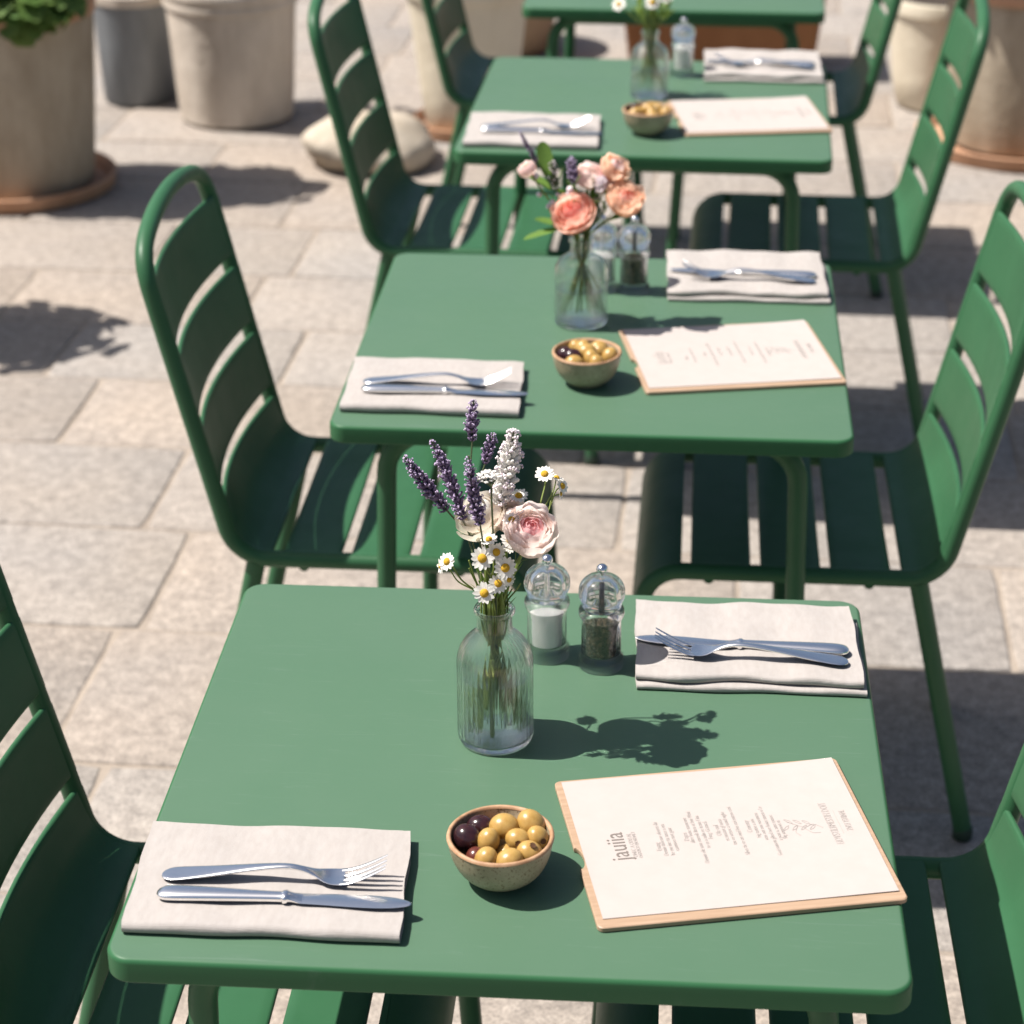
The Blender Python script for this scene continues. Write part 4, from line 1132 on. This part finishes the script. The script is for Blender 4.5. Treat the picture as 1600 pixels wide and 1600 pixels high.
# large right pot
pot('clay_pot', 'large brown clay pot on a terracotta saucer at the upper right edge', 'plant pot', (1.535, 6.415, 0),
    [(.02, .018), (.195, .018), (.213, .026), (.22, .06), (.238, .30), (.246, .42), (.246, .465), (.23, .47), (.215, .43), (.2, .40)], STONEP,
    (.31, .042, TERRA), ([(.24, .465), (.258, .467), (.262, .48), (.262, .51), (.255, .518), (.236, .518), (.23, .49), (.23, .467)], TERRA), (.23, .48))
leafy('leafy plant overhanging the large right pot', (1.535, 6.415, .5), [((-.22, .0, .3), (.22, .24, .1)), ((-.14, .1, .36), (.22, .18, .12)), ((.05, -.05, .36), (.22, .22, .16)), ((-.34, .04, .25), (.16, .2, .07)), ((-.2, -.14, .32), (.2, .14, .08))], 170, .042, LEAFD, 5)
# potted shrub just outside the left edge (its leaves shade the paving)
pot('clay_pot', 'clay pot standing beyond the left edge of the picture', 'plant pot', (-1.80, 4.93, 0),
    [(.02, .004), (.15, .004), (.16, .012), (.19, .3), (.195, .34), (.18, .34), (.17, .3)], STONEP, soil=(.176, .31))
leafy('bushy shrub in the pot beyond the left edge, shading the paving', (-1.80, 4.93, .33), [((.0, .0, .3), (.22, .2, .16)), ((.14, .02, .45), (.17, .16, .13)), ((.2, -.08, .4), (.13, .12, .1)), ((.12, .1, .5), (.18, .12, .1)), ((.22, .08, .47), (.1, .1, .08)), ((-.1, -.1, .4), (.16, .14, .14)), ((.3, .0, .42), (.12, .16, .1))], 60, .04, LEAFD, 6)
# boulder
m = MB(); rnd = random.Random(4); rings = []
for i in range(15):
    a = -PI / 2 * .5 + (PI / 2 * 1.5) * i / 14; ring = []
    for k in range(40):
        b = 2 * PI * k / 40; n = noise.noise(Vector((math.cos(b) * 1.3, math.sin(b) * 1.3, a * 1.1))) * .18 + noise.noise(Vector((math.cos(b) * 3.5, math.sin(b) * 3.5, a * 3 + 5))) * .06
        rr = max(.01, math.cos(a)) * (1 + n); ring.append((rr * .2 * (abs(math.cos(b)) ** .85 * math.copysign(1, math.cos(b))), rr * .16 * math.sin(b), .06 + .092 * math.sin(a) * (1 + n * .6)))
    rings.append(ring)
m.rings(rings); o = m.build('boulder', ROCK, None, smooth=60); o.location = (-.405, 6.26, 0); tag(o, 'low pale rounded boulder on the paving behind the left chair', 'boulder')

# ------------------------------------------------------------------ light, sky, camera
AZ, EL = R(5.5), R(58.5)
d = Vector((math.cos(AZ) * math.cos(EL), -math.sin(AZ) * math.cos(EL), -math.sin(EL)))
sun = bpy.data.lights.new('sun', 'SUN'); sun.energy = 5.0; sun.angle = R(.53); sun.color = (1, .95, .88)
so = bpy.data.objects.new('sun', sun); COL.objects.link(so); so.rotation_euler = d.to_track_quat('-Z', 'Y').to_euler(); so.location = (-3, 2, 6)
w = bpy.data.worlds.new('World'); sc.world = w; w.use_nodes = True; nt = w.node_tree
sk = nt.nodes.new('ShaderNodeTexSky'); sk.sky_type = 'NISHITA'; sk.sun_disc = False; sk.sun_elevation = EL; sk.sun_rotation = R(-84); sk.dust_density = 3.0; sk.air_density = 1.0
bg = nt.nodes['Background']; nt.links.new(sk.outputs[0], bg.inputs[0]); bg.inputs[1].default_value = .06

H = 1.18099 + ZT; pitch = R(26.09026); roll = R(-.31834); fpx = 3418.066
right0 = Vector((1, 0, 0)); up0 = Vector((0, math.sin(pitch), math.cos(pitch))); fwd = Vector((0, math.cos(pitch), -math.sin(pitch)))
right = right0 * math.cos(roll) + up0 * math.sin(roll); up = up0 * math.cos(roll) - right0 * math.sin(roll)
cam = bpy.data.cameras.new('camera'); co = bpy.data.objects.new('camera', cam); COL.objects.link(co)
M = Matrix((right, up, -fwd)).transposed().to_4x4(); M.translation = Vector((0, 0, H)); co.matrix_world = M
cam.sensor_width = 36; cam.lens = fpx / 1600 * 36; cam.clip_end = 300; cam.clip_start = .05
cam.dof.use_dof = True; cam.dof.focus_distance = 2.15; cam.dof.aperture_fstop = 6.4
sc.camera = co
sc.view_settings.view_transform = 'Standard'; sc.view_settings.look = 'None'; sc.view_settings.gamma = 1; sc.view_settings.exposure = .74
sc.render.engine = 'CYCLES'
cy = sc.cycles; cy.use_denoising = True; cy.max_bounces = 14; cy.transparent_max_bounces = 24; cy.transmission_bounces = 12; cy.glossy_bounces = 5; cy.diffuse_bounces = 4
cy.caustics_refractive = True; cy.caustics_reflective = False; cy.sample_clamp_indirect = 40; cy.use_adaptive_sampling = True; cy.adaptive_threshold = .01
